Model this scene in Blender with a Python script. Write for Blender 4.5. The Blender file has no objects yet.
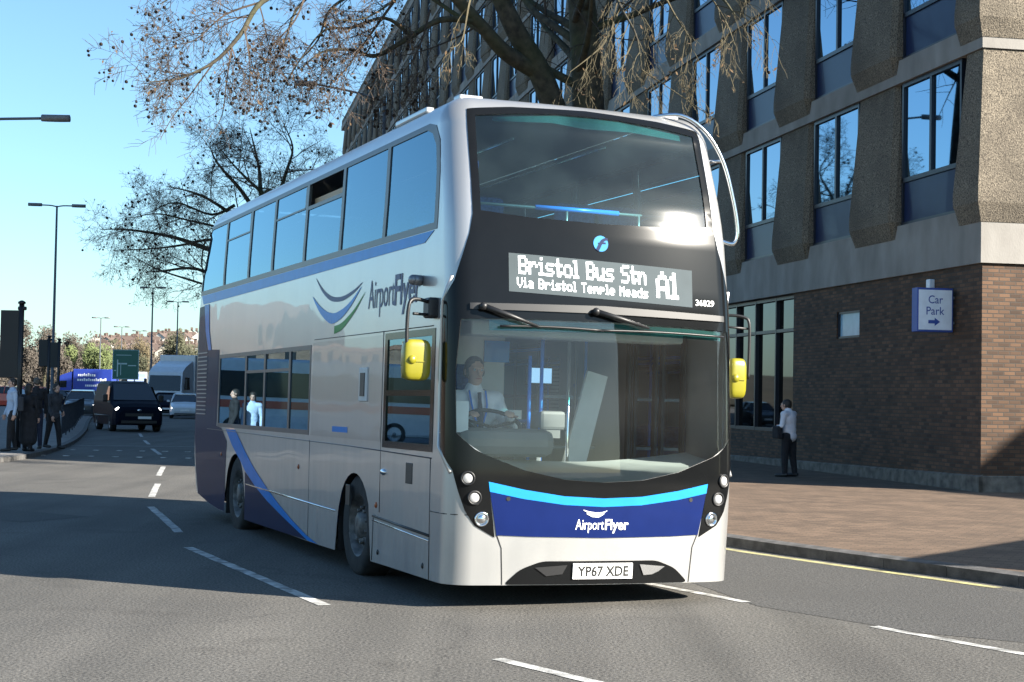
import bpy, bmesh, math, random
import numpy as np
from mathutils import Vector, Matrix, geometry
R = math.radians
V = Vector
scene = bpy.context.scene
COL = scene.collection

# ------------------------------------------------------------------ camera, sky, sun, exposure
CAM_H, FPX, PITCH, ROLL = 1.73, 1616.0, 0.0335, 0.018
cd = bpy.data.cameras.new('camera'); cam = bpy.data.objects.new('camera', cd); COL.objects.link(cam)
cd.sensor_width = 36.0; cd.lens = FPX / 1024 * 36.0; cd.clip_start = 0.1; cd.clip_end = 6000
_fw = V((0, math.cos(PITCH), math.sin(PITCH))); _up = V((0, -math.sin(PITCH), math.cos(PITCH))); _rt = V((1, 0, 0))
_r2 = _rt * math.cos(ROLL) + _up * math.sin(ROLL); _u2 = _up * math.cos(ROLL) - _rt * math.sin(ROLL)
M = Matrix((_r2, _u2, -_fw)).transposed().to_4x4(); M.translation = V((0, 0, CAM_H)); cam.matrix_world = M
scene.camera = cam
SUN_EL, SUN_AZ = 27.0, 114.8           # azimuth clockwise from +Y
wd = bpy.data.worlds.new("World"); scene.world = wd; wd.use_nodes = True
nt = wd.node_tree; bg = nt.nodes['Background']
sky = nt.nodes.new('ShaderNodeTexSky'); sky.sky_type = 'NISHITA'; sky.sun_disc = False
sky.sun_elevation = R(SUN_EL); sky.sun_rotation = R(SUN_AZ); sky.air_density = 1.0; sky.dust_density = 0.7; sky.ozone_density = 3.0
tint = nt.nodes.new('ShaderNodeMixRGB'); tint.blend_type = 'MULTIPLY'; tint.inputs[0].default_value = 1.0; tint.inputs[2].default_value = (0.85, 1.03, 1.07, 1)
nt.links.new(sky.outputs[0], tint.inputs[1]); nt.links.new(tint.outputs[0], bg.inputs[0]); bg.inputs[1].default_value = 0.06
sd = bpy.data.lights.new('sun', 'SUN'); sun = bpy.data.objects.new('sun', sd); COL.objects.link(sun)
sd.energy = 5.0; sd.angle = R(0.5); sd.color = (1.0, 0.93, 0.82)
SUNV = V((math.cos(R(SUN_EL)) * math.sin(R(SUN_AZ)), math.cos(R(SUN_EL)) * math.cos(R(SUN_AZ)), math.sin(R(SUN_EL))))
sun.rotation_euler = SUNV.to_track_quat('Z', 'Y').to_euler(); sun.location = (40, -20, 40)
vs = scene.view_settings; vs.view_transform = 'Standard'; vs.look = 'None'; vs.gamma = 1.0; vs.exposure = 1.8; vs.use_curve_mapping = False
scene.cycles.use_denoising = True
scene.cycles.max_bounces = 8; scene.cycles.transparent_max_bounces = 24; scene.cycles.glossy_bounces = 4
scene.cycles.sample_clamp_indirect = 6.0

# ------------------------------------------------------------------ materials
def new_mat(name):
    m = bpy.data.materials.new(name); m.use_nodes = True
    return m, m.node_tree, m.node_tree.nodes['Principled BSDF']
def setin(b, **k):
    for n, v in k.items():
        n = n.replace('_', ' ')
        if n in b.inputs: b.inputs[n].default_value = v
def noise_mat(name, c0, c1, scale=8.0, rough=0.8, bump=0.0, bscale=60.0, detail=6.0, metal=0.0, coat=0.0, spec=0.5, c2=None, scale2=0.7, amt2=0.5, stretch=None, coatrough=0.03):
    m, t, b = new_mat(name); N = t.nodes; L = t.links
    tc = N.new('ShaderNodeTexCoord'); src = tc.outputs['Object']
    if stretch:
        mp = N.new('ShaderNodeMapping'); mp.inputs['Scale'].default_value = stretch; L.new(src, mp.inputs[0]); src = mp.outputs[0]
    n = N.new('ShaderNodeTexNoise'); n.inputs['Scale'].default_value = scale; n.inputs['Detail'].default_value = detail; L.new(src, n.inputs[0])
    r = N.new('ShaderNodeValToRGB'); r.color_ramp.elements[0].position = 0.32; r.color_ramp.elements[1].position = 0.68
    r.color_ramp.elements[0].color = (*c0, 1); r.color_ramp.elements[1].color = (*c1, 1); L.new(n.outputs['Fac'], r.inputs[0])
    col = r.outputs[0]
    if c2:
        n2 = N.new('ShaderNodeTexNoise'); n2.inputs['Scale'].default_value = scale2; n2.inputs['Detail'].default_value = 5; L.new(src, n2.inputs[0])
        r2 = N.new('ShaderNodeValToRGB'); r2.color_ramp.elements[0].position = 0.42; r2.color_ramp.elements[1].position = 0.66
        r2.color_ramp.elements[0].color = (0, 0, 0, 1); r2.color_ramp.elements[1].color = (amt2, amt2, amt2, 1); L.new(n2.outputs['Fac'], r2.inputs[0])
        mx = N.new('ShaderNodeMixRGB'); L.new(r2.outputs[0], mx.inputs[0]); L.new(col, mx.inputs[1]); mx.inputs[2].default_value = (*c2, 1); col = mx.outputs[0]
    L.new(col, b.inputs['Base Color'])
    if bump:
        nb = N.new('ShaderNodeTexNoise'); nb.inputs['Scale'].default_value = bscale; nb.inputs['Detail'].default_value = 4; L.new(src, nb.inputs[0])
        bp = N.new('ShaderNodeBump'); bp.inputs['Strength'].default_value = bump; bp.inputs['Distance'].default_value = 0.02
        L.new(nb.outputs['Fac'], bp.inputs['Height']); L.new(bp.outputs[0], b.inputs['Normal'])
    setin(b, Roughness=rough, Metallic=metal, Coat_Weight=coat, Coat_Roughness=coatrough)
    b.inputs['Specular IOR Level'].default_value = spec
    return m
def plain(name, c, rough=0.6, metal=0.0, coat=0.0, spec=0.5, var=0.06):
    c0 = tuple(max(0, x * (1 - var)) for x in c); c1 = tuple(min(1, x * (1 + var)) for x in c)
    return noise_mat(name, c0, c1, 5.0, rough, 0, metal=metal, coat=coat, spec=spec)
def emit(name, c, strength, base=(0.8, 0.8, 0.8)):
    m, t, b = new_mat(name); b.inputs['Base Color'].default_value = (*base, 1)
    b.inputs['Emission Color'].default_value = (*c, 1); b.inputs['Emission Strength'].default_value = strength
    b.inputs['Roughness'].default_value = 0.3
    return m
def glass_mat(name, tint, ior=1.5, boost=1.7, film=0.0, rough=0.0, filmcol=(0.7, 0.7, 0.68), glcol=(1, 1, 1)):
    m = bpy.data.materials.new(name); m.use_nodes = True; t = m.node_tree; N = t.nodes; L = t.links
    for n in list(N): N.remove(n)
    out = N.new('ShaderNodeOutputMaterial'); tr = N.new('ShaderNodeBsdfTransparent'); tr.inputs[0].default_value = (*tint, 1)
    gl = N.new('ShaderNodeBsdfGlossy'); gl.inputs['Roughness'].default_value = rough; gl.inputs[0].default_value = (*glcol, 1)
    fr = N.new('ShaderNodeFresnel'); fr.inputs[0].default_value = ior
    mu = N.new('ShaderNodeMath'); mu.operation = 'MULTIPLY'; mu.use_clamp = True; mu.inputs[1].default_value = boost; L.new(fr.outputs[0], mu.inputs[0])
    base = tr.outputs[0]
    if film:
        df = N.new('ShaderNodeBsdfDiffuse'); df.inputs[0].default_value = (*filmcol, 1)
        tc = N.new('ShaderNodeTexCoord'); ns = N.new('ShaderNodeTexNoise'); ns.inputs['Scale'].default_value = 1.6; ns.inputs['Detail'].default_value = 6
        L.new(tc.outputs['Object'], ns.inputs[0])
        mr = N.new('ShaderNodeMapRange'); mr.inputs[1].default_value = 0.35; mr.inputs[2].default_value = 0.7; mr.inputs[3].default_value = film * 0.4; mr.inputs[4].default_value = film * 1.6
        L.new(ns.outputs['Fac'], mr.inputs[0])
        mf = N.new('ShaderNodeMixShader'); L.new(mr.outputs[0], mf.inputs[0]); L.new(tr.outputs[0], mf.inputs[1]); L.new(df.outputs[0], mf.inputs[2]); base = mf.outputs[0]
    mx = N.new('ShaderNodeMixShader'); L.new(mu.outputs[0], mx.inputs[0]); L.new(base, mx.inputs[1]); L.new(gl.outputs[0], mx.inputs[2])
    L.new(mx.outputs[0], out.inputs[0])
    return m
def brick_mat(name, c1, c2, mortar, w, h, msz, vec, rough=0.85, bump=0.4, stain=None):
    """vec: 'wall' uses (x - y, z); 'flat' uses (x, y)"""
    m, t, b = new_mat(name); N = t.nodes; L = t.links
    tc = N.new('ShaderNodeTexCoord'); sp = N.new('ShaderNodeSeparateXYZ'); L.new(tc.outputs['Object'], sp.inputs[0])
    cb = N.new('ShaderNodeCombineXYZ')
    if vec == 'wall':
        su = N.new('ShaderNodeMath'); su.operation = 'SUBTRACT'; L.new(sp.outputs[0], su.inputs[0]); L.new(sp.outputs[1], su.inputs[1])
        L.new(su.outputs[0], cb.inputs[0]); L.new(sp.outputs[2], cb.inputs[1])
    else:
        mp = N.new('ShaderNodeMapping'); mp.inputs['Rotation'].default_value = (0, 0, R(24)); L.new(tc.outputs['Object'], mp.inputs[0])
        L.new(mp.outputs[0], cb.inputs[0])
        sp2 = N.new('ShaderNodeSeparateXYZ'); L.new(mp.outputs[0], sp2.inputs[0]); L.new(sp2.outputs[0], cb.inputs[0]); L.new(sp2.outputs[1], cb.inputs[1])
    br = N.new('ShaderNodeTexBrick'); br.inputs['Scale'].default_value = 1.0; br.inputs['Brick Width'].default_value = w; br.inputs['Row Height'].default_value = h
    br.inputs['Mortar Size'].default_value = msz; br.inputs['Color1'].default_value = (*c1, 1); br.inputs['Color2'].default_value = (*c2, 1); br.inputs['Mortar'].default_value = (*mortar, 1)
    br.inputs['Mortar Smooth'].default_value = 0.3
    L.new(cb.outputs[0], br.inputs[0])
    ns = N.new('ShaderNodeTexNoise'); ns.inputs['Scale'].default_value = 1.3; ns.inputs['Detail'].default_value = 8; L.new(tc.outputs['Object'], ns.inputs[0])
    mr = N.new('ShaderNodeMapRange'); mr.inputs[1].default_value = 0.3; mr.inputs[2].default_value = 0.7; mr.inputs[3].default_value = 0.72; mr.inputs[4].default_value = 1.15; L.new(ns.outputs['Fac'], mr.inputs[0])
    mx = N.new('ShaderNodeMixRGB'); mx.blend_type = 'MULTIPLY'; mx.inputs[0].default_value = 1.0; L.new(br.outputs[0], mx.inputs[1]); L.new(mr.outputs[0], mx.inputs[2])
    L.new(mx.outputs[0], b.inputs['Base Color'])
    bp = N.new('ShaderNodeBump'); bp.inputs['Strength'].default_value = bump; bp.inputs['Distance'].default_value = 0.01; bp.invert = True
    L.new(br.outputs['Fac'], bp.inputs['Height']); L.new(bp.outputs[0], b.inputs['Normal'])
    setin(b, Roughness=rough)
    return m

MT = {}
def paint_mat(name, base):
    """metallic silver with road film and splashes that thicken towards the skirt"""
    m, t, b = new_mat(name); N = t.nodes; L = t.links
    tc = N.new('ShaderNodeTexCoord'); sp = N.new('ShaderNodeSeparateXYZ'); L.new(tc.outputs['Object'], sp.inputs[0])
    ns = N.new('ShaderNodeTexNoise'); ns.inputs['Scale'].default_value = 2.2; ns.inputs['Detail'].default_value = 8; L.new(tc.outputs['Object'], ns.inputs[0])
    mp = N.new('ShaderNodeMapping'); mp.inputs['Scale'].default_value = (3, 3, .25); L.new(tc.outputs['Object'], mp.inputs[0])
    st = N.new('ShaderNodeTexNoise'); st.inputs['Scale'].default_value = 2.5; st.inputs['Detail'].default_value = 6; L.new(mp.outputs[0], st.inputs[0])
    hm = N.new('ShaderNodeMapRange'); hm.inputs[1].default_value = .2; hm.inputs[2].default_value = 1.5; hm.inputs[3].default_value = .55; hm.inputs[4].default_value = .06; L.new(sp.outputs[2], hm.inputs[0])
    ad = N.new('ShaderNodeMath'); ad.operation = 'MULTIPLY'; L.new(ns.outputs['Fac'], ad.inputs[0]); L.new(st.outputs['Fac'], ad.inputs[1])
    mr = N.new('ShaderNodeMapRange'); mr.inputs[1].default_value = .12; mr.inputs[2].default_value = .42; L.new(ad.outputs[0], mr.inputs[0])
    mu = N.new('ShaderNodeMath'); mu.operation = 'MULTIPLY'; mu.use_clamp = True; L.new(mr.outputs[0], mu.inputs[0]); L.new(hm.outputs[0], mu.inputs[1])
    mx = N.new('ShaderNodeMixRGB'); L.new(mu.outputs[0], mx.inputs[0]); mx.inputs[1].default_value = (*base, 1); mx.inputs[2].default_value = (.17, .155, .135, 1); L.new(mx.outputs[0], b.inputs['Base Color'])
    m1 = N.new('ShaderNodeMapRange'); m1.inputs[3].default_value = .66; m1.inputs[4].default_value = .2; L.new(mu.outputs[0], m1.inputs[0]); L.new(m1.outputs[0], b.inputs['Metallic'])
    m2 = N.new('ShaderNodeMapRange'); m2.inputs[3].default_value = .30; m2.inputs[4].default_value = .7; L.new(mu.outputs[0], m2.inputs[0]); L.new(m2.outputs[0], b.inputs['Roughness'])
    m3 = N.new('ShaderNodeMapRange'); m3.inputs[3].default_value = .5; m3.inputs[4].default_value = .1; L.new(mu.outputs[0], m3.inputs[0]); L.new(m3.outputs[0], b.inputs['Coat Weight'])
    setin(b, Coat_Roughness=.02)
    # very slight unevenness of the sheets
    wn = N.new('ShaderNodeTexNoise'); wn.inputs['Scale'].default_value = 1.4; wn.inputs['Detail'].default_value = 1; L.new(tc.outputs['Object'], wn.inputs[0])
    bp = N.new('ShaderNodeBump'); bp.inputs['Strength'].default_value = .25; bp.inputs['Distance'].default_value = .02; L.new(wn.outputs['Fac'], bp.inputs['Height']); L.new(bp.outputs[0], b.inputs['Normal']); L.new(bp.outputs[0], b.inputs['Coat Normal'])
    return m
MT['paint'] = paint_mat('silver_white_paint', (.475, .475, .47))
MT['navy'] = plain('navy_paint', (0.006, 0.015, 0.085), 0.4, coat=0.06, spec=0.06)
MT['darknavy'] = plain('dark_navy_paint', (0.010, 0.019, 0.06), 0.4, coat=0.10, spec=0.05)
MT['cyan'] = plain('sky_blue_paint', (0.02, 0.23, 0.64), 0.35, coat=0.15, spec=0.08)
MT['blue'] = plain('mid_blue_paint', (0.015, 0.20, 0.58), 0.35, coat=0.15, spec=0.06)
MT['green'] = plain('leaf_green_paint', (0.04, 0.26, 0.06), 0.4, coat=0.1, spec=0.06)
MT['greytxt'] = plain('slate_lettering', (0.20, 0.23, 0.31), 0.5, spec=0.08)
MT['whitetxt'] = plain('white_lettering', (0.85, 0.86, 0.87), 0.4)
MT['gloss_black'] = plain('gloss_black', (0.006, 0.0065, 0.007), 0.12, spec=0.22)
MT['black'] = plain('satin_black', (0.012, 0.012, 0.013), 0.45)
MT['frame'] = plain('window_rubber', (0.05, 0.055, 0.065), 0.35)
MT['brickdark'] = None
MT['rubber'] = noise_mat('tyre_rubber', (0.010, 0.010, 0.011), (0.03, 0.029, 0.028), 9, 0.85, 0.2)
MT['chrome'] = plain('bright_metal', (0.75, 0.76, 0.78), 0.12, metal=1.0)
MT['steel'] = plain('grey_steel', (0.25, 0.26, 0.28), 0.4, metal=0.7)
MT['hub'] = noise_mat('dirty_hub', (0.05, 0.05, 0.05), (0.16, 0.155, 0.15), 14, 0.55, metal=0.3)
MT['yellow'] = plain('bright_yellow_plastic', (0.215, 0.195, 0.008), 0.35, coat=0.3)
MT['display'] = plain('display_screen', (0.062, 0.078, 0.086), 0.6, spec=0.08)
MT['led'] = emit('white_led_dots', (0.95, 1.0, 1.0), 0.9)
MT['lamp'] = emit('lit_headlamp', (1.0, 0.97, 0.9), 0.10, (.32, .32, .32))
MT['plate'] = plain('white_plate', (0.85, 0.85, 0.83), 0.35)
MT['plateink'] = plain('plate_black', (0.01, 0.01, 0.01), 0.5)
MT['wsglass'] = glass_mat('windscreen_glass', (0.90, 0.97, 0.95), 1.45, 1.15, film=0.012)
MT['upglass'] = glass_mat('upper_windscreen_glass', (0.52, 0.84, 0.85), 1.45, 1.25, film=0.02, filmcol=(0.42, 0.62, 0.64), rough=0.06)
MT['sideglass'] = glass_mat('tinted_side_glass', (0.16, 0.22, 0.27), 1.5, 1.6, glcol=(0.50, 0.78, 1.0))
MT['tealfilm'] = glass_mat('teal_sun_strip', (0.06, 0.42, 0.42), 1.45, 1.2, film=0.10, filmcol=(0.1, 0.5, 0.48))
MT['inwall'] = plain('cream_lining', (0.55, 0.56, 0.55), 0.5)
MT['infloor'] = plain('grey_lino', (0.10, 0.11, 0.12), 0.6)
MT['seatblue'] = noise_mat('blue_moquette', (0.03, 0.05, 0.16), (0.06, 0.11, 0.30), 40, 0.9)
MT['dash'] = plain('grey_dashboard', (0.16, 0.165, 0.165), 0.5)
MT['dashtop'] = plain('pale_dashboard', (0.36, 0.38, 0.37), 0.6)
MT['bluerail'] = plain('blue_handrail', (0.02, 0.20, 0.75), 0.3)
MT['wood'] = plain('tan_trim', (0.45, 0.30, 0.16), 0.5)
MT['concrete_band'] = noise_mat('smooth_concrete', (0.22, 0.205, 0.188), (0.30, 0.285, 0.262), 2.2, 0.85, 0.15, 30, c2=(0.14, 0.13, 0.115), scale2=0.9, amt2=0.55, stretch=(1, 1, 0.5))
MT['aggregate'] = noise_mat('exposed_aggregate', (0.04, 0.033, 0.025), (0.27, 0.228, 0.172), 38, 0.95, 0.9, 45, detail=3, c2=(0.06, 0.05, 0.038), scale2=0.9, amt2=0.5)
MT['brick'] = brick_mat('brown_brick', (0.046, 0.025, 0.014), (0.135, 0.072, 0.038), (0.05, 0.039, 0.03), 0.225, 0.075, 0.012, 'wall')
MT['bwin'] = None
MT['winframe'] = plain('dark_window_frame', (0.012, 0.016, 0.028), 0.35)
MT['spandrel'] = plain('blue_spandrel', (0.010, 0.02, 0.065), 0.3, coat=0.12, spec=0.15)
MT['curtain'] = noise_mat('curtain', (0.25, 0.23, 0.19), (0.4, 0.38, 0.33), 6, 0.9, stretch=(6, 6, 0.3))
MT['darkroom'] = plain('dark_interior', (0.03, 0.03, 0.032), 0.9)
MT['plinth'] = noise_mat('stained_plinth', (0.07, 0.065, 0.055), (0.19, 0.175, 0.15), 5, 0.9, 0.3, 30)
MT['signblue'] = plain('sign_blue', (0.03, 0.07, 0.30), 0.4)
MT['signface'] = plain('sign_face', (0.72, 0.78, 0.84), 0.4)
MT['kerb'] = noise_mat('kerb_stone', (0.06, 0.058, 0.056), (0.13, 0.125, 0.12), 7, 0.85, 0.3, 50)
MT['paver'] = brick_mat('brown_pavers', (0.098, 0.065, 0.042), (0.165, 0.11, 0.072), (0.062, 0.044, 0.03), 0.2, 0.1, 0.006, 'flat', bump=0.25)
MT['whiteline'] = noise_mat('worn_white_paint', (0.36, 0.36, 0.34), (0.66, 0.65, 0.62), 9, 0.75, 0.3, 60, c2=(0.13, 0.125, 0.115), scale2=6, amt2=0.85)
MT['yellowline'] = noise_mat('worn_yellow_paint', (0.34, 0.31, 0.14), (0.56, 0.52, 0.24), 7, 0.7, 0.2, 60, c2=(0.22, 0.2, 0.14), scale2=3, amt2=0.6)
MT['bark'] = noise_mat('plane_bark', (0.025, 0.021, 0.015), (0.08, 0.068, 0.046), 6, 0.95, 0.5, 20, c2=(0.05, 0.06, 0.02), scale2=0.8, amt2=0.6)
MT['twig'] = noise_mat('brown_twigs', (0.03, 0.022, 0.017), (0.07, 0.05, 0.037), 3, 0.9)
MT['twig_olive'] = noise_mat('budding_twigs', (0.04, 0.034, 0.018), (0.10, 0.082, 0.045), 3, 0.9)
MT['twig_grey'] = noise_mat('grey_brown_twigs', (0.10, 0.078, 0.06), (0.18, 0.14, 0.105), 3, 0.9)  # twig colour lightened to offset the office block's shade on the second tree
MT['seed'] = plain('seed_ball', (0.016, 0.011, 0.008), 0.95, var=0.3)
MT['leafbrown'] = noise_mat('bud_leaf', (0.05, 0.03, 0.017), (0.12, 0.075, 0.035), 2, 0.9)
MT['skin'] = plain('skin', (0.52, 0.31, 0.23), 0.55)
MT['darkskin'] = plain('tanned_skin', (0.36, 0.20, 0.14), 0.55)
MT['hairdark'] = noise_mat('dark_hair', (0.012, 0.009, 0.007), (0.03, 0.022, 0.016), 60, 0.6)
MT['hairgrey'] = noise_mat('grey_brown_hair', (0.05, 0.04, 0.03), (0.12, 0.10, 0.08), 60, 0.6)
MT['shirtwhite'] = noise_mat('white_cotton', (0.62, 0.62, 0.66), (0.74, 0.74, 0.78), 6, 0.85, 0.3, 14)
MT['shirtblue'] = noise_mat('pale_blue_cotton', (0.36, 0.45, 0.58), (0.44, 0.54, 0.68), 6, 0.85, 0.3, 14)
MT['clothblack'] = noise_mat('black_cloth', (0.008, 0.008, 0.010), (0.02, 0.02, 0.024), 6, 0.9, 0.3, 14)
MT['clothgrey'] = noise_mat('charcoal_cloth', (0.025, 0.028, 0.036), (0.05, 0.055, 0.065), 6, 0.9, 0.3, 14)
MT['clothnavy'] = noise_mat('navy_cloth', (0.010, 0.013, 0.03), (0.02, 0.026, 0.05), 6, 0.9, 0.3, 14)
MT['polegrey'] = plain('lamp_column_grey', (0.10, 0.11, 0.12), 0.5, metal=0.3)
MT['carblack'] = plain('navy_black_car_paint', (0.006, 0.009, 0.018), 0.45, spec=0.03)
MT['carwhite'] = plain('white_car_paint', (0.62, 0.66, 0.70), 0.3, coat=1.0)
MT['cargrey'] = plain('dark_grey_car_paint', (0.05, 0.055, 0.06), 0.3, coat=1.0)
MT['carred'] = plain('red_car_paint', (0.55, 0.06, 0.03), 0.3, coat=1.0)
MT['carglass'] = plain('car_glass', (0.015, 0.02, 0.024), 0.05, coat=0.6)
MT['lorryblue'] = plain('royal_blue_panel', (0.03, 0.06, 0.36), 0.35, coat=0.5)
MT['greensign'] = plain('green_sign_face', (0.010, 0.12, 0.085), 0.4)

def road_mat():
    m, t, b = new_mat('asphalt'); N = t.nodes; L = t.links
    tc = N.new('ShaderNodeTexCoord')
    def noise(scale, detail=4, stretch=None, rot=0):
        n = N.new('ShaderNodeTexNoise'); n.inputs['Scale'].default_value = scale; n.inputs['Detail'].default_value = detail
        if stretch:
            mp = N.new('ShaderNodeMapping'); mp.inputs['Scale'].default_value = stretch; mp.inputs['Rotation'].default_value = (0, 0, rot); L.new(tc.outputs['Object'], mp.inputs[0]); L.new(mp.outputs[0], n.inputs[0])
        else: L.new(tc.outputs['Object'], n.inputs[0])
        return n.outputs['Fac']
    def ramp(s, p0, c0, p1, c1):
        r = N.new('ShaderNodeValToRGB'); r.color_ramp.elements[0].position = p0; r.color_ramp.elements[1].position = p1
        r.color_ramp.elements[0].color = (*c0, 1); r.color_ramp.elements[1].color = (*c1, 1); L.new(s, r.inputs[0]); return r.outputs[0]
    grain = ramp(noise(46, 4), 0.33, (0.028, 0.0265, 0.0235), 0.67, (0.165, 0.155, 0.138))
    big = ramp(noise(0.35, 6), 0.3, (0.80, 0.80, 0.80), 0.7, (1.12, 1.11, 1.09))
    tracks = ramp(noise(1.0, 3, (1.6, 0.06, 1), R(-21.9)), 0.35, (0.78, 0.78, 0.78), 0.65, (1.1, 1.1, 1.1))
    m1 = N.new('ShaderNodeMixRGB'); m1.blend_type = 'MULTIPLY'; m1.inputs[0].default_value = 1; L.new(grain, m1.inputs[1]); L.new(big, m1.inputs[2])
    m2 = N.new('ShaderNodeMixRGB'); m2.blend_type = 'MULTIPLY'; m2.inputs[0].default_value = 1; L.new(m1.outputs[0], m2.inputs[1]); L.new(tracks, m2.inputs[2])
    # fine cracks and darker oil spots
    ds = N.new('ShaderNodeTexNoise'); ds.inputs['Scale'].default_value = 1.5; ds.inputs['Detail'].default_value = 5; L.new(tc.outputs['Object'], ds.inputs[0])
    va = N.new('ShaderNodeMixRGB'); va.blend_type = 'ADD'; va.inputs[0].default_value = 0.8; L.new(tc.outputs['Object'], va.inputs[1]); L.new(ds.outputs['Color'], va.inputs[2])
    vo = N.new('ShaderNodeTexVoronoi'); vo.feature = 'DISTANCE_TO_EDGE'; vo.inputs['Scale'].default_value = 0.22; L.new(va.outputs[0], vo.inputs['Vector'])
    cr = ramp(vo.outputs['Distance'], 0.0005, (0.72, 0.72, 0.72), 0.004, (1, 1, 1)); oil = ramp(noise(0.9, 3), 0.60, (1, 1, 1), 0.72, (0.72, 0.71, 0.70))
    for ex in (cr, oil):
        m3 = N.new('ShaderNodeMixRGB'); m3.blend_type = 'MULTIPLY'; m3.inputs[0].default_value = 1; L.new(m2.outputs[0], m3.inputs[1]); L.new(ex, m3.inputs[2]); m2 = m3
    L.new(m2.outputs[0], b.inputs['Base Color'])
    bp = N.new('ShaderNodeBump'); bp.inputs['Strength'].default_value = 0.5; bp.inputs['Distance'].default_value = 0.01
    L.new(noise(90, 3), bp.inputs['Height']); L.new(bp.outputs[0], b.inputs['Normal'])
    b.inputs['Roughness'].default_value = 0.85
    return m
MT['road'] = road_mat()
def bwin_mat():
    m, t, b = new_mat('office_glass'); setin(b, Roughness=0.02, Metallic=0.0)
    b.inputs['Base Color'].default_value = (0.20, 0.33, 0.46, 1); b.inputs['Metallic'].default_value = 1.0
    return m
MT['bwin'] = bwin_mat()
MT['shopglass'] = plain('dark_shop_glass', (0.035, 0.045, 0.055), 0.02, metal=1.0)

# ------------------------------------------------------------------ mesh helpers
def tag(o, label=None, cat=None, group=None, kind=None):
    if label: o['label'] = label
    if cat: o['category'] = cat
    if group: o['group'] = group
    if kind: o['kind'] = kind
    return o
def empty(name, loc=(0, 0, 0), rz=0.0, mat=None):
    o = bpy.data.objects.new(name, None); COL.objects.link(o); o.empty_display_size = 0.2
    if mat is not None: o.matrix_world = mat
    else: o.location = loc; o.rotation_euler = (0, 0, rz)
    return o
def link_mesh(name, me, parent=None):
    o = bpy.data.objects.new(name, me); COL.objects.link(o)
    if parent is not None: o.parent = parent
    return o
def catmull(pts, n=5):
    P = [V(p) for p in pts]
    if len(P) < 3: return P
    out = []
    for i in range(len(P) - 1):
        p0 = P[max(i - 1, 0)]; p1 = P[i]; p2 = P[i + 1]; p3 = P[min(i + 2, len(P) - 1)]
        for k in range(n):
            t = k / n
            out.append(0.5 * ((2 * p1) + (-p0 + p2) * t + (2 * p0 - 5 * p1 + 4 * p2 - p3) * t * t + (-p0 + 3 * p1 - 3 * p2 + p3) * t ** 3))
    out.append(P[-1]); return out
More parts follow.
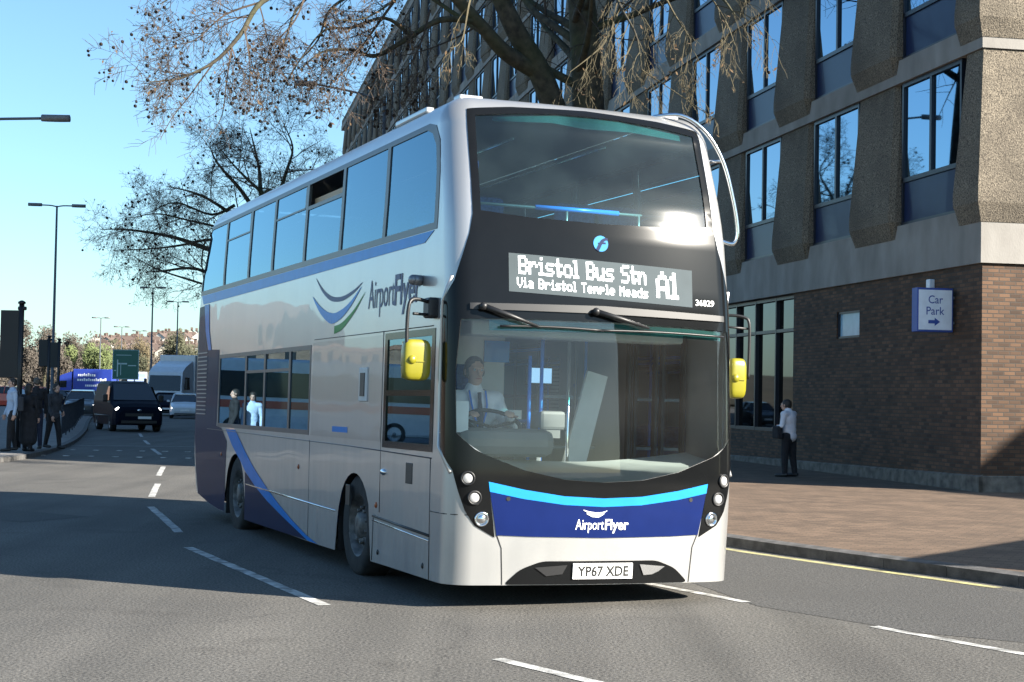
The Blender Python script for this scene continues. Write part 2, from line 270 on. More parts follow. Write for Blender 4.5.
class MB:
    def __init__(s): s.v = []; s.f = []; s.mi = []; s.sm = []
    def add(s, vs, fs, mi=0, smooth=False):
        o = len(s.v); s.v += [tuple(p) for p in vs]; s.f += [tuple(i + o for i in f) for f in fs]; s.mi += [mi] * len(fs); s.sm += [smooth] * len(fs); return s
    def box(s, lo, hi, mi=0, mat=None, bevel=0.0):
        x0, y0, z0 = lo; x1, y1, z1 = hi
        if bevel > 0:
            bm = bmesh.new(); bmesh.ops.create_cube(bm, size=1.0)
            for v in bm.verts: v.co = V(((x0 + x1) / 2 + v.co.x * (x1 - x0), (y0 + y1) / 2 + v.co.y * (y1 - y0), (z0 + z1) / 2 + v.co.z * (z1 - z0)))
            bmesh.ops.bevel(bm, geom=list(bm.edges), offset=bevel, segments=2, affect='EDGES', profile=0.5)
            s.bm(bm, mi, mat); return s
        vs = [V(p) for p in ((x0, y0, z0), (x1, y0, z0), (x1, y1, z0), (x0, y1, z0), (x0, y0, z1), (x1, y0, z1), (x1, y1, z1), (x0, y1, z1))]
        if mat is not None: vs = [mat @ p for p in vs]
        return s.add(vs, [(0, 3, 2, 1), (4, 5, 6, 7), (0, 1, 5, 4), (1, 2, 6, 5), (2, 3, 7, 6), (3, 0, 4, 7)], mi)
    def pill(s, lo, hi, mi=0, e=.45, n=20):
        """softly rounded housing (superellipsoid)"""
        c = (V(lo) + V(hi)) / 2; h = (V(hi) - V(lo)) / 2; sp = lambda w, k: math.copysign(abs(w) ** k, w); rings = []
        for i in range(n // 2 + 1):
            a = -math.pi / 2 + math.pi * i / (n // 2); a = max(-1.56, min(1.56, a))
            rings.append([c + V((h.x * sp(math.cos(a), e) * sp(math.cos(t), e), h.y * sp(math.cos(a), e) * sp(math.sin(t), e), h.z * sp(math.sin(a), e))) for t in [2 * math.pi * k / (2 * n) for k in range(2 * n)]])
        return s.loft(rings, mi, True)
    def bm(s, bm, mi=0, mat=None, smooth=False):
        bm.verts.index_update(); vs = [(mat @ v.co) if mat is not None else v.co.copy() for v in bm.verts]; fs = [[v.index for v in f.verts] for f in bm.faces]
        s.add(vs, fs, mi, smooth); bm.free(); return s
    def tube(s, pts, radii, n=8, mi=0, caps=True):
        P = [V(p) for p in pts]
        if not hasattr(radii, '__len__'): radii = [radii] * len(P)
        ref = None; vs = []; fs = []
        for i, p in enumerate(P):
            d = (P[min(i + 1, len(P) - 1)] - P[max(i - 1, 0)])
            d = d.normalized() if d.length > 1e-9 else V((0, 0, 1))
            if ref is None: ref = V((1, 0, 0)) if abs(d.x) < 0.9 else V((0, 1, 0))
            a = (ref - d * ref.dot(d)); a = a.normalized() if a.length > 1e-6 else d.orthogonal().normalized(); b = d.cross(a); ref = a
            for k in range(n):
                t = 2 * math.pi * k / n; vs.append(p + (a * math.cos(t) + b * math.sin(t)) * radii[i])
        for i in range(len(P) - 1):
            for k in range(n):
                k2 = (k + 1) % n; fs.append((i * n + k, i * n + k2, (i + 1) * n + k2, (i + 1) * n + k))
        if caps: fs += [tuple(range(n - 1, -1, -1)), tuple((len(P) - 1) * n + k for k in range(n))]
        return s.add(vs, fs, mi, n > 4)
    def cyl(s, p0, p1, r, n=16, mi=0): return s.tube([p0, p1], r, n, mi)
    def lathe(s, prof, n=24, mi=0, mat=None, smooth=True, caps=True):
        """prof: list of (r, h) about local z"""
        vs = []; fs = []
        for r, h in prof:
            for k in range(n):
                t = 2 * math.pi * k / n; p = V((r * math.cos(t), r * math.sin(t), h)); vs.append(mat @ p if mat is not None else p)
        for i in range(len(prof) - 1):
            for k in range(n):
                k2 = (k + 1) % n; fs.append((i * n + k, i * n + k2, (i + 1) * n + k2, (i + 1) * n + k))
        if caps: fs.append(tuple(range(n - 1, -1, -1))); fs.append(tuple((len(prof) - 1) * n + k for k in range(n)))
        return s.add(vs, fs, mi, smooth)
    def sphere(s, c, r, seg=12, rings=8, mi=0, scale=(1, 1, 1), mat=None):
        bm = bmesh.new(); bmesh.ops.create_uvsphere(bm, u_segments=seg, v_segments=rings, radius=r)
        c = V(c)
        for v in bm.verts: v.co = V((v.co.x * scale[0], v.co.y * scale[1], v.co.z * scale[2])) + c
        return s.bm(bm, mi, mat, True)
    def prism(s, poly, fn0, fn1, mi=0):
        """poly: 2D outline; fn0/fn1 map (a, b) to the two 3D end faces"""
        n = len(poly); vs = [fn0(a, b) for a, b in poly] + [fn1(a, b) for a, b in poly]
        fs = [tuple(range(n - 1, -1, -1)), tuple(range(n, 2 * n))] + [(i, (i + 1) % n, n + (i + 1) % n, n + i) for i in range(n)]
        return s.add(vs, fs, mi)
    def loft(s, rings, mi=0, smooth=False, closed=True, caps=True):
        n = len(rings[0]); vs = [p for r in rings for p in r]; fs = []
        for i in range(len(rings) - 1):
            for k in range(n if closed else n - 1):
                k2 = (k + 1) % n; fs.append((i * n + k, i * n + k2, (i + 1) * n + k2, (i + 1) * n + k))
        if caps: fs += [tuple(range(n - 1, -1, -1)), tuple((len(rings) - 1) * n + k for k in range(n))]
        return s.add(vs, fs, mi, smooth)
    def build(s, name, mats, parent=None, fix=True):
        me = bpy.data.meshes.new(name); me.from_pydata(s.v, [], s.f); me.update()
        if not isinstance(mats, (list, tuple)): mats = [mats]
        for m in mats: me.materials.append(m)
        me.polygons.foreach_set('material_index', s.mi); me.polygons.foreach_set('use_smooth', s.sm)
        if fix and len(s.f) < 60000:
            bm = bmesh.new(); bm.from_mesh(me); bmesh.ops.recalc_face_normals(bm, faces=bm.faces); bm.to_mesh(me); bm.free()
        return link_mesh(name, me, parent)
def text2d(body, height, width=None, offset=0.0, shear=0.0):
    """flat letter shapes of the built-in font: verts (x, y) with the left edge at 0 and the baseline at 0, cap height = height"""
    cu = bpy.data.curves.new('lettering_tmp', 'FONT'); cu.body = body; cu.size = 1.0; cu.offset = offset; cu.fill_mode = 'FRONT'; cu.resolution_u = 3; cu.shear = shear
    o = bpy.data.objects.new('lettering_tmp', cu); COL.objects.link(o)
    bpy.context.view_layer.update(); dg = bpy.context.evaluated_depsgraph_get()
    me = bpy.data.meshes.new_from_object(o.evaluated_get(dg))
    vs = [(v.co.x, v.co.y) for v in me.vertices]; fs = [tuple(p.vertices) for p in me.polygons]
    bpy.data.objects.remove(o); bpy.data.meshes.remove(me); bpy.data.curves.remove(cu)
    x0 = min(p[0] for p in vs); x1 = max(p[0] for p in vs); sc = height / 0.70
    sx = (width / (x1 - x0)) if width else sc
    return [((x - x0) * sx, y * sc) for x, y in vs], fs

# ================================================================== THE BUS
# bus frame: x across (0 = driver's side .. 2.6), y back from the nose, z up
BYAW = 0.3821
ax = V((math.cos(BYAW), math.sin(BYAW), -0.013)).normalized(); ay = V((-math.sin(BYAW), math.cos(BYAW), -0.006)); ay = (ay - ax * ay.dot(ax)).normalized(); az = ax.cross(ay)
BM = Matrix((ax, ay, az)).transposed().to_4x4(); BM.translation = V((-0.436, 12.86, 0.0))
XC = 1.30; VZ = 4.02; RR = 0.26; BL = 10.9
def smooth_interp(z, xs, ys, h=0.22):
    return sum(float(np.interp(z + d * h, xs, ys)) * w for d, w in ((-1, .25), (-.5, .25), (0, 0), (.5, .25), (1, .25)))
_RZ = np.linspace(-0.5, 5.0, 1101)
_RK = np.array([smooth_interp(z, [0, .9, 1.3, 2.4, 3.32, 4.2], [.06, 0, .01, .08, .215, .51]) for z in _RZ])
_YR = np.array([smooth_interp(z, [.2, .45, .9, 3.17, 4.04, 4.3], [10.45, 10.72, 10.9, 10.9, 10.42, 10.2], .1) for z in _RZ])
_WZ = np.array([smooth_interp(z, [.2, 1., 2.4, 3.2, 4.3], [1.31, 1.318, 1.318, 1.305, 1.255], .2) for z in _RZ])
def plan(v):
    if v <= VZ: z, ins = v, 0.0
    else:
        ph = min((v - VZ) / RR, math.pi / 2); z = VZ + RR * math.sin(ph); ins = RR * (1 - math.cos(ph))
    w = float(np.interp(z, _RZ, _WZ)); rk = float(np.interp(z, _RZ, _RK)); yr = float(np.interp(z, _RZ, _YR))
    bow = 0.10; r = float(np.interp(z, [0.3, 2.3, 3.2, 4.3], [0.24, 0.22, 0.21, 0.27]))
    half = w - r; a0 = 0.2
    for _ in range(3):
        half = w - r * (1 - math.sin(a0)); a0 = math.atan(2 * bow * half / (w * w))
    ins2 = min(ins, r * 0.9)
    return z, ins, w, rk, yr, bow, r, half, a0
_PC = {}
def plan_c(v):
    k = round(v, 4)
    if k not in _PC: _PC[k] = plan(v)
    return _PC[k]
TMAX = 12.8
def surf0(t, v):
    z, ins, w, rk, yr, bow, r, half, a0 = plan_c(v)
    s = 1 if t >= 0 else -1; a = abs(t)
    ye = rk + bow * (half / w) ** 2; cx = half - r * math.sin(a0); cy = ye + r * math.cos(a0); rr = 0.16
    if a <= 1.0:
        x = a * half; y = rk + bow * (x / w) ** 2; nx, ny = -2 * bow * x / w / w, 1.0
        n = V((2 * bow * x / w / w, -1.0)).normalized(); p = V((x, y))
    elif a <= 1.5:
        th = a0 + (math.pi / 2 - a0) * (a - 1.0) / 0.5; n = V((math.sin(th), -math.cos(th))); p = V((cx + r * n.x, cy + r * n.y))
    elif a <= 11.5:
        u = (a - 1.5) / 10.0; p = V((cx + r, cy + u * (yr - rr - cy))); n = V((1, 0))
    elif a <= 11.8:
        th = (a - 11.5) / 0.3 * math.pi / 2; n = V((math.cos(th), math.sin(th))); p = V((cx + r - rr + rr * n.x, yr - rr + rr * n.y))
    else:
        u = min(a - 11.8, 1.0); p = V(((cx + r - rr) * (1 - u), yr)); n = V((0, 1))
    p = p - n * ins
    return V((XC + s * p.x, p.y, z))
def surf(t, v, off=0.0):
    p = surf0(t, v)
    if off == 0.0: return p
    return p + surf_n(t, v) * off
def surf_n(t, v):
    e = 0.004
    dt = surf0(min(t + e, TMAX), v) - surf0(max(t - e, -TMAX), v); dv = surf0(t, v + e) - surf0(t, v - e)
    return dt.cross(dv).normalized()
def v_of_z(z): return z if z <= VZ else VZ + RR * math.asin(min(1, (z - VZ) / RR))
def Fx(x, z):
    """front point at bus x and height z -> (t, v)"""
    v = v_of_z(z); zz, ins, w, rk, yr, bow, r, half, a0 = plan_c(v); a = abs(x - XC); s = 1 if x >= XC else -1
    if a <= half: return (s * a / half, v)
    cx = half - r * math.sin(a0); th = math.asin(min(1.0, (a - cx) / r)); return (s * (1 + 0.5 * (th - a0) / (math.pi / 2 - a0)), v)
def Sy(y, z, s=-1):
    """side point at bus y and height z -> (t, v)"""
    v = v_of_z(z); zz, ins, w, rk, yr, bow, r, half, a0 = plan_c(v)
    ye = rk + bow * (half / w) ** 2; cy = ye + r * math.cos(a0)
    if y >= cy: return (s * (1.5 + 10 * min(1.03, (y - cy) / (yr - 0.16 - cy))), v)
    th = math.acos(max(-1, min(1, (cy - y) / r))); return (s * max(1.0, 1 + 0.5 * (th - a0) / (math.pi / 2 - a0)), v)
def in_poly(px, py, poly):
    n = len(poly); inside = np.zeros(len(px), bool); j = n - 1
    for i in range(n):
        xi, yi = poly[i]; xj, yj = poly[j]
        if yi != yj:
            c = ((yi > py) != (yj > py)) & (px < (xj - xi) * (py - yi) / (yj - yi) + xi); inside ^= c
        j = i
    return inside
def resample(poly, step, sx=1.0):
    out = []
    n = len(poly)
    for i in range(n):
        a = poly[i]; b = poly[(i + 1) % n]
        d = math.hypot((b[0] - a[0]) * sx, b[1] - a[1]); k = max(1, int(math.ceil(d / step)))
        for q in range(k): out.append((a[0] + (b[0] - a[0]) * q / k, a[1] + (b[1] - a[1]) * q / k))
    return out
def rounded(poly, r, n=4):
    """round every corner of an outline in its own plane"""
    out = []; m = len(poly)
    for i in range(m):
        p0 = V(poly[i - 1]); p1 = V(poly[i]); p2 = V(poly[(i + 1) % m]); d0 = (p0 - p1); d2 = (p2 - p1)
        rr = min(r, d0.length * .45, d2.length * .45); a = p1 + d0.normalized() * rr; b = p1 + d2.normalized() * rr
        for k in range(n + 1):
            u = k / n; out.append(tuple((1 - u) ** 2 * a + 2 * u * (1 - u) * p1 + u * u * b))
    return out
def cdt_patch(outer, holes, step, ts=None, vsl=None):
    """triangulate an outline with holes; returns 2D verts and triangles"""
    segs = [resample(outer, step)] + [resample(h, step) for h in holes]
    pts = []; edges = []
    for sg in segs:
        o = len(pts); n = len(sg); pts += sg; edges += [(o + i, o + (i + 1) % n) for i in range(n)]
    A = np.array(pts)
    x0, y0 = A[:len(segs[0])].min(0); x1, y1 = A[:len(segs[0])].max(0)
    gt = np.array(ts) if ts is not None else np.arange(x0 + step, x1, step)
    gv = np.array(vsl) if vsl is not None else np.arange(y0 + step, y1, step)
    gt = gt[(gt > x0) & (gt < x1)]; gv = gv[(gv > y0) & (gv < y1)]
    gx, gy = np.meshgrid(gt, gv); gx = gx.ravel(); gy = gy.ravel()
    ok = in_poly(gx, gy, segs[0])
    for h in segs[1:]: ok &= ~in_poly(gx, gy, h)
    gx, gy = gx[ok], gy[ok]
    if len(gx):
        keep = np.ones(len(gx), bool)
        for c in range(0, len(gx), 500):
            d = (gx[c:c + 500, None] - A[None, :, 0]) ** 2 + (gy[c:c + 500, None] - A[None, :, 1]) ** 2
            keep[c:c + 500] = d.min(1) > (0.14 * step) ** 2
        pts = pts + list(zip(gx[keep].tolist(), gy[keep].tolist()))
    r = geometry.delaunay_2d_cdt([V(p) for p in pts], edges, [], 0, 1e-6)
    vv = [(p.x, p.y) for p in r[0]]; tri = [tuple(f) for f in r[2]]
    C = np.array([(sum(vv[i][0] for i in f) / len(f), sum(vv[i][1] for i in f) / len(f)) for f in tri])
    ok = in_poly(C[:, 0], C[:, 1], segs[0])
    for h in segs[1:]: ok &= ~in_poly(C[:, 0], C[:, 1], h)
    tri = [f for f, k in zip(tri, ok) if k]
    out = []
    for f in tri:
        ar = sum(vv[f[i]][0] * vv[f[(i + 1) % len(f)]][1] - vv[f[(i + 1) % len(f)]][0] * vv[f[i]][1] for i in range(len(f)))
        out.append(f if ar > 0 else tuple(reversed(f)))
    return vv, out
def patch(name, outer, mat, parent, off=0.0, holes=(), step=0.08, thick=0.0, ts=None, vsl=None):
    vv, tri = cdt_patch(outer, holes, step, ts, vsl)
    used = sorted({i for f in tri for i in f}); ix = {i: k for k, i in enumerate(used)}; vv = [vv[i] for i in used]; tri = [tuple(ix[i] for i in f) for f in tri]
    P = [surf(a, b, off) for a, b in vv]; Nn = [surf_n(a, b) for a, b in vv]
    nn = [tuple(n) for n in Nn]; n0 = len(P); fs = list(tri)
    sm = [True] * len(fs)
    if thick:
        cnt = {}
        for f in tri:
            for i in range(len(f)):
                e = (f[i], f[(i + 1) % len(f)]); cnt[e] = cnt.get(e, 0) + 1
        P = P + [p - n * thick for p, n in zip(P, Nn)]
        nn += [tuple(-n) for n in Nn]
        back = [tuple(i + n0 for i in reversed(f)) for f in tri]; fs += back; sm += [True] * len(back)
        for (a, b) in list(cnt):
            if (b, a) not in cnt: fs.append((b, a, a + n0, b + n0)); sm.append(False)
    me = bpy.data.meshes.new(name); me.from_pydata([tuple(p) for p in P], [], fs); me.update(); me.materials.append(mat)
    me.polygons.foreach_set('use_smooth', sm)
    ln = []
    for p in me.polygons:
        for li in p.loop_indices:
            ln.append(nn[me.loops[li].vertex_index] if p.use_smooth else tuple(p.normal))
    me.normals_split_custom_set(ln)
    return link_mesh(name, me, parent)
def decal_text(name, body, height, width, tv, mat, parent, off, bold=0.0, shear=0.0):
    """tv maps text (x, y) to (t, v)"""
    vs, fs = text2d(body, height, width, bold, shear)
    P = [surf(*tv(x, y), off) for x, y in vs]
    me = bpy.data.meshes.new(name); me.from_pydata([tuple(p) for p in P], [], fs); me.update(); me.materials.append(mat)
    return link_mesh(name, me, parent)

bus = empty('double_decker_bus', mat=BM)
tag(bus, 'silver and blue double decker bus driving towards the viewer, lit destination display above windscreen', 'bus')

# ---- window and screen outlines
UB, UT = 3.115, 4.06                         # upper window band
ydiv = [0.66, 2.12, 3.60, 5.03, 6.50, 7.75, 9.20]
def side_band(s, grow=0.0):
    g = grow
    pts = [Sy(0.62 - g, UB - g, s), Sy(0.64 - g, 3.60, s), Sy(0.70 - g, 3.88, s), Sy(0.82, 4.02 + g * .5, s), Sy(1.0, UT + g, s)]
    top = [Sy(y, UT + g, s) for y in (3, 6, 9, 10.28)]; rear = [Sy(10.40 + g * .3, 4.0, s), Sy(10.62 + g * .3, 3.6, s), Sy(10.72 + g * .3, UB - g, s)]
    return pts + top + rear + [Sy(y, UB - g, s) for y in (9, 6, 3)]
def rect_sy(y0, y1, z0, z1, s=-1): return [Sy(y0, z0, s), Sy(y0, z1, s), Sy(y1, z1, s), Sy(y1, z0, s)]
LB, LT = 1.30, 2.25
upper_glass = [Fx(.27, 4.08), Fx(.60, 4.12), Fx(1.0, 4.15), Fx(1.3, 4.155), Fx(1.6, 4.15), Fx(2.0, 4.12), Fx(2.33, 4.08), Fx(2.345, 3.7), Fx(2.35, 3.25), Fx(1.95, 3.215), Fx(1.3, 3.20), Fx(.65, 3.215), Fx(.25, 3.25), Fx(.255, 3.7)]
lower_glass = [Fx(.075, 2.34), Fx(.5, 2.36), Fx(1.3, 2.37), Fx(2.1, 2.36), Fx(2.525, 2.34), Fx(2.56, 1.9), Fx(2.55, 1.42), Fx(2.35, 1.26), Fx(2.0, 1.13), Fx(1.65, 1.06), Fx(1.3, 1.04), Fx(.95, 1.06), Fx(.6, 1.13), Fx(.25, 1.26), Fx(.05, 1.42), Fx(.04, 1.9)]
cab_win = rect_sy(.56, 1.90, 1.25, 2.28)
low_win = rect_sy(4.52, 9.22, LB, LT)
def arch(yc, s, r=0.56, zc=0.42):
    return [Sy(yc - r, 0.1, s)] + [Sy(yc - r * math.cos(a), max(zc + r * math.sin(a), 0.12), s) for a in np.linspace(0, math.pi, 15)] + [Sy(yc + r, 0.1, s)]
WF, WR = 2.78, 8.05
bottom = lambda y: float(np.interp(y, [0, 1.8, 4, 9.0, 9.6, 10.5, 10.9], [.20, .20, .19, .22, .26, .36, .42]))
outer = []
for s in (-1, 1):
    ln = [(s * t, 0.20) for t in (0.0, .3, .6, .9, 1.0, 1.1, 1.2, 1.3, 1.4, 1.5)]
    for y in np.arange(0.6, 10.75, 0.1):
        z = bottom(y)
        for yc in (WF, WR):
            if abs(y - yc) < 0.56: z = max(z, 0.42 + math.sqrt(0.56 ** 2 - (y - yc) ** 2))
        ln.append(Sy(y, z, s))
    ln += [(s * 11.55, .40), (s * 11.7, .42), (s * 11.8, .42), (s * TMAX, .42)]
    outer.append(ln)
body_outline = list(reversed(outer[0])) + outer[1][1:] + [(TMAX, VZ + RR * math.pi / 2), (-TMAX, VZ + RR * math.pi / 2)]
def shrink(poly, g):
    c = np.array(poly).mean(0); A = np.array(poly); return [tuple(p) for p in (c + (A - c) * (1 - g))]
body_holes = [side_band(-1, -.03), side_band(1, -.03), upper_glass, lower_glass, rect_sy(.60, 1.86, 1.29, 2.24), rect_sy(4.56, 9.18, LB + .04, LT - .04), rect_sy(1.1, 2.2, .35, 2.3, 1), rect_sy(4.0, 9.18, LB + .04, LT - .04, 1)]
tlines = [k * .125 for k in range(-8, 9)] + [s * (1 + .0625 * k) for k in range(1, 9) for s in (-1, 1)] + [s * (1.5 + .2 * k) for k in range(1, 51) for s in (-1, 1)] + [s * (11.5 + .06 * k) for k in range(1, 6) for s in (-1, 1)] + [s * (11.8 + .25 * k) for k in range(1, 4) for s in (-1, 1)]
vlines = [.3, .5, .7, .9, 1.05, 1.2, 1.4, 1.7, 2.0, 2.3, 2.5, 2.7, 2.9, 3.1, 3.3, 3.5, 3.7, 3.85, 3.95] + [4.02 + .045 * k for k in range(0, 9)]
body = patch('body', body_outline, MT['paint'], bus, 0.0, body_holes, step=0.2, ts=tlines, vsl=vlines)
# roof cap
rt = [-12.3, -11.8, -11.65, -11.5] + [-1.5 - k * .4 for k in range(25, -1, -1)] + [-1.4, -1.3, -1.2, -1.1, -1.0, -.75, -.5, -.25, 0, .25, .5, .75, 1.0, 1.1, 1.2, 1.3, 1.4] + [1.5 + k * .4 for k in range(26)] + [11.5, 11.65, 11.8, 12.3]
loop = [surf(t, VZ + RR * math.pi / 2 - 1e-4) for t in sorted(set(rt))]
xi = max(p.x for p in loop) - XC
r_ = geometry.delaunay_2d_cdt([V((p.x, p.y)) for p in loop] + [V((XC + dx, y)) for dx in (-.9, -.75, -.5, -.25, 0, .25, .5, .75, .9) for y in np.arange(1.1, 9.9, .4)], [(i, (i + 1) % len(loop)) for i in range(len(loop))], [], 1, 1e-6)
mb = MB(); mb.add([(p.x, p.y, 4.279 + .035 * max(0, 1 - ((p.x - XC) / xi) ** 2) * min(1, max(0, (p.y - .85) / .6))) for p in r_[0]], [tuple(f) for f in r_[2]], 0, True)
roof = mb.build('roof', MT['paint'], bus)
for (x0, y0, x1, y1) in ((.22, .80, .44, .95), (2.15, .80, 2.33, .95), (.16, 1.5, .24, 2.4)):
    mb = MB(); mb.box((x0, y0, 4.25), (x1, y1, 4.305), bevel=.015); mb.build('roof_pod', MT['paint'], bus)
# underside
mb = MB(); mb.box((.06, .45, .30), (2.54, WF - .62, .36)); mb.box((.5, WF - .62, .30), (2.1, WF + .62, .36)); mb.box((.06, WF + .62, .30), (2.54, WR - .62, .36)); mb.box((.5, WR - .62, .30), (2.1, WR + .62, .36)); mb.box((.06, WR + .62, .42), (2.54, 10.6, .48))
mb.build('underside', MT['black'], bus)

# ---- black mask of the nose with the two screens
def mir(poly): return [(-t, v) for t, v in reversed(poly)]
leftedge = [Fx(.20, 4.135), Fx(.19, 3.75), Fx(.18, 3.22), Fx(.145, 3.05), Fx(.095, 2.88), Fx(.035, 2.66), Sy(.36, 2.50), Sy(.36, 2.30), Sy(.35, 2.0), Sy(.345, 1.6), Sy(.335, 1.30), Fx(.03, 1.12), Fx(.07, .95), Fx(.12, .80), Fx(.20, .68), Fx(.37, .585)]
low = [Fx(.305, 1.02), Fx(.6, .965), Fx(.95, .915), Fx(1.3, .90)]
mask = leftedge + low + mir(leftedge + low[:-1]) + [Fx(2.0, 4.185), Fx(1.3, 4.215), Fx(.6, 4.185)]
mask_holes = [shrink(upper_glass, .0), shrink(lower_glass, .0)]
patch('nose_mask', mask, MT['gloss_black'], bus, 0.006, mask_holes, step=0.07)
def expand(poly, g): return shrink(poly, -g)
g1 = patch('upper_windscreen', expand(upper_glass, .012), MT['upglass'], bus, -0.004, step=0.08)
g2 = patch('lower_windscreen', expand(lower_glass, .008), MT['wsglass'], bus, -0.004, step=0.08)
strip = [Fx(.42, 4.085), Fx(1.0, 4.15), Fx(1.3, 4.155), Fx(1.6, 4.15), Fx(2.2, 4.085), Fx(2.2, 4.03), Fx(1.7, 4.06), Fx(1.25, 4.045), Fx(.95, 4.075), Fx(.42, 4.045)]
patch('sun_strip', strip, MT['tealfilm'], g1, -0.012, step=0.08)
strip2 = [Fx(.3, 2.345), Fx(1.3, 2.36), Fx(2.45, 2.345), Fx(2.45, 2.26), Fx(1.3, 2.28), Fx(.3, 2.26)]
patch('sun_strip', strip2, MT['tealfilm'], g2, -0.012, step=0.08)
# ledge above lower windscreen
patch('wiper_ledge', [Fx(.14, 2.425), Fx(.14, 2.475), Fx(1.3, 2.50), Fx(2.47, 2.475), Fx(2.47, 2.425), Fx(1.3, 2.435)], MT['black'], bus, 0.022, step=0.08, thick=.015)
# destination display
dsp = patch('destination_display', [Fx(.465, 2.585), Fx(2.155, 2.535), Fx(2.165, 2.855), Fx(.47, 2.905)], MT['display'], bus, 0.010, step=0.1)
GL = {'B': "1111.|1...1|1...1|1111.|1...1|1...1|1111.", 'r': ".....|.....|1.11.|11..1|1....|1....|1....", 'i': ".1.|...|11.|.1.|.1.|.1.|111", 's': ".....|.....|.1111|1....|.111.|....1|1111.",
      't': ".1..|.1..|1111|.1..|.1..|.1.1|.11.", 'o': ".....|.....|.111.|1...1|1...1|1...1|.111.", 'l': "11.|.1.|.1.|.1.|.1.|.1.|111", 'u': ".....|.....|1...1|1...1|1...1|1..11|.11.1",
      'S': ".1111|1....|1....|.111.|....1|....1|1111.", 'n': ".....|.....|1.11.|11..1|1...1|1...1|1...1", 'V': "1...1|1...1|1...1|1...1|1...1|.1.1.|..1..", 'a': ".....|.....|.111.|....1|.1111|1...1|.1111",
      'T': "11111|..1..|..1..|..1..|..1..|..1..|..1..", 'e': ".....|.....|.111.|1...1|11111|1....|.111.", 'm': ".....|.....|11.1.|1.1.1|1.1.1|1...1|1...1", 'p': ".....|.....|1111.|1...1|1111.|1....|1....",
      'M': "1...1|11.11|1.1.1|1.1.1|1...1|1...1|1...1", 'd': "....1|....1|.11.1|1..11|1...1|1...1|.1111", 'A': "..1..|.1.1.|1...1|1...1|11111|1...1|1...1", '1': ".1.|11.|.1.|.1.|.1.|.1.|111", ' ': "...|...|...|...|...|...|..."}
def led(name, s, x0, x1, z0, h, slope=-.029, fat=1.25):
    cols = sum(len(GL[c].split('|')[0]) + 1 for c in s) - 1; px = (x1 - x0) / cols; pz = h / 7; m = MB(); cx = 0
    for c in s:
        rows = GL[c].split('|')
        for r, row in enumerate(rows):
            for k, b in enumerate(row):
                if b == '1':
                    xa = x0 + (cx + k) * px; xb = xa + px * fat; za = z0 + (6 - r) * pz; dz = slope * (xa - x0)
                    m.add([surf(*Fx(xx, zz + dz), .013) for xx, zz in ((xa, za), (xb, za), (xb, za + pz * 1.02), (xa, za + pz * 1.02))], [(0, 1, 2, 3)])
        cx += len(rows[0]) + 1
    return m.build(name, MT['led'], dsp, fix=False)
led('route_lettering', 'Bristol Bus Stn', .55, 1.70, 2.735, .150, fat=1.22)
led('route_lettering', 'Via Bristol Temple Meads', .535, 1.715, 2.622, .082, fat=1.05)
led('route_number', 'A1', 1.80, 2.01, 2.60, .225, fat=1.3)
decal_text('fleet_number', '36829', .05, .19, lambda x, y: Fx(2.19 + x, 2.555 + y), MT['whitetxt'], bus, .011, .01)
# round emblem
mb = MB(); c0 = (1.29, 3.03)
def disc(c, r, n=28, off=.011): return [surf(*Fx(c[0] + r * math.cos(2 * math.pi * k / n), c[1] + r * math.sin(2 * math.pi * k / n)), off) for k in range(n)]
mb.add(disc(c0, .068), [tuple(range(28))])
em = mb.build('round_emblem', plain('emblem_blue', (0.035, 0.20, 0.42), .5, spec=.1), bus)
mb = MB()
def ribbon(m, pts, w, f, off):
    for i in range(len(pts) - 1):
        a = V(pts[i]); b = V(pts[i + 1]); d = (b - a).normalized(); nrm = V((-d.y, d.x)); wa = w[i] / 2; wb = w[i + 1] / 2
        m.add([surf(*f(*q), off) for q in (a - nrm * wa, b - nrm * wb, b + nrm * wb, a + nrm * wa)], [(0, 1, 2, 3)])
ribbon(mb, [(1.255, 2.97), (1.28, 3.015), (1.30, 3.05), (1.33, 3.07), (1.355, 3.07)], [.03, .028, .026, .024, .018], Fx, .013)
ribbon(mb, [(1.265, 3.03), (1.30, 3.035), (1.335, 3.035)], [.012, .016, .014], Fx, .0135)
mb.build('emblem_stroke', MT['darknavy'], em)

# ---- coloured nose below the screen
navy_low = [Fx(2.20, .605), Fx(1.95, .595), Fx(1.3, .585), Fx(.65, .595), Fx(.40, .605)]
navy = patch('nose_panel', [Fx(.31, .985), Fx(.385, .60)] + list(reversed(navy_low)) + [Fx(2.215, .60), Fx(2.29, .985), Fx(2.0, .93), Fx(1.65, .885), Fx(1.3, .87), Fx(.95, .885), Fx(.6, .93)], MT['navy'], bus, 0.008, step=0.07)
patch('nose_stripe', [Fx(.302, 1.035), Fx(.315, .955), Fx(.6, .90), Fx(.95, .855), Fx(1.3, .84), Fx(1.65, .855), Fx(2.0, .90), Fx(2.285, .955), Fx(2.298, 1.035), Fx(2.0, .975), Fx(1.65, .925), Fx(1.3, .91), Fx(.95, .925), Fx(.6, .975)], MT['cyan'], bus, 0.0105, step=0.07)
decal_text('operator_lettering', 'Airport', .085, .255, lambda x, y: Fx(1.055 + x, .655 + y), MT['whitetxt'], navy, .0125, .004)
decal_text('operator_lettering', 'Flyer', .085, .215, lambda x, y: Fx(1.32 + x, .655 + y), MT['whitetxt'], navy, .0125, .022)
mb = MB()
ribbon(mb, [(1.12, .815), (1.17, .795), (1.23, .785), (1.29, .79), (1.335, .81)], [.004, .016, .02, .014, .003], Fx, .0125)
ribbon(mb, [(1.15, .785), (1.20, .765), (1.26, .762), (1.31, .785)], [.004, .014, .014, .003], Fx, .0125)
mb.build('swoosh_emblem', MT['whitetxt'], navy)
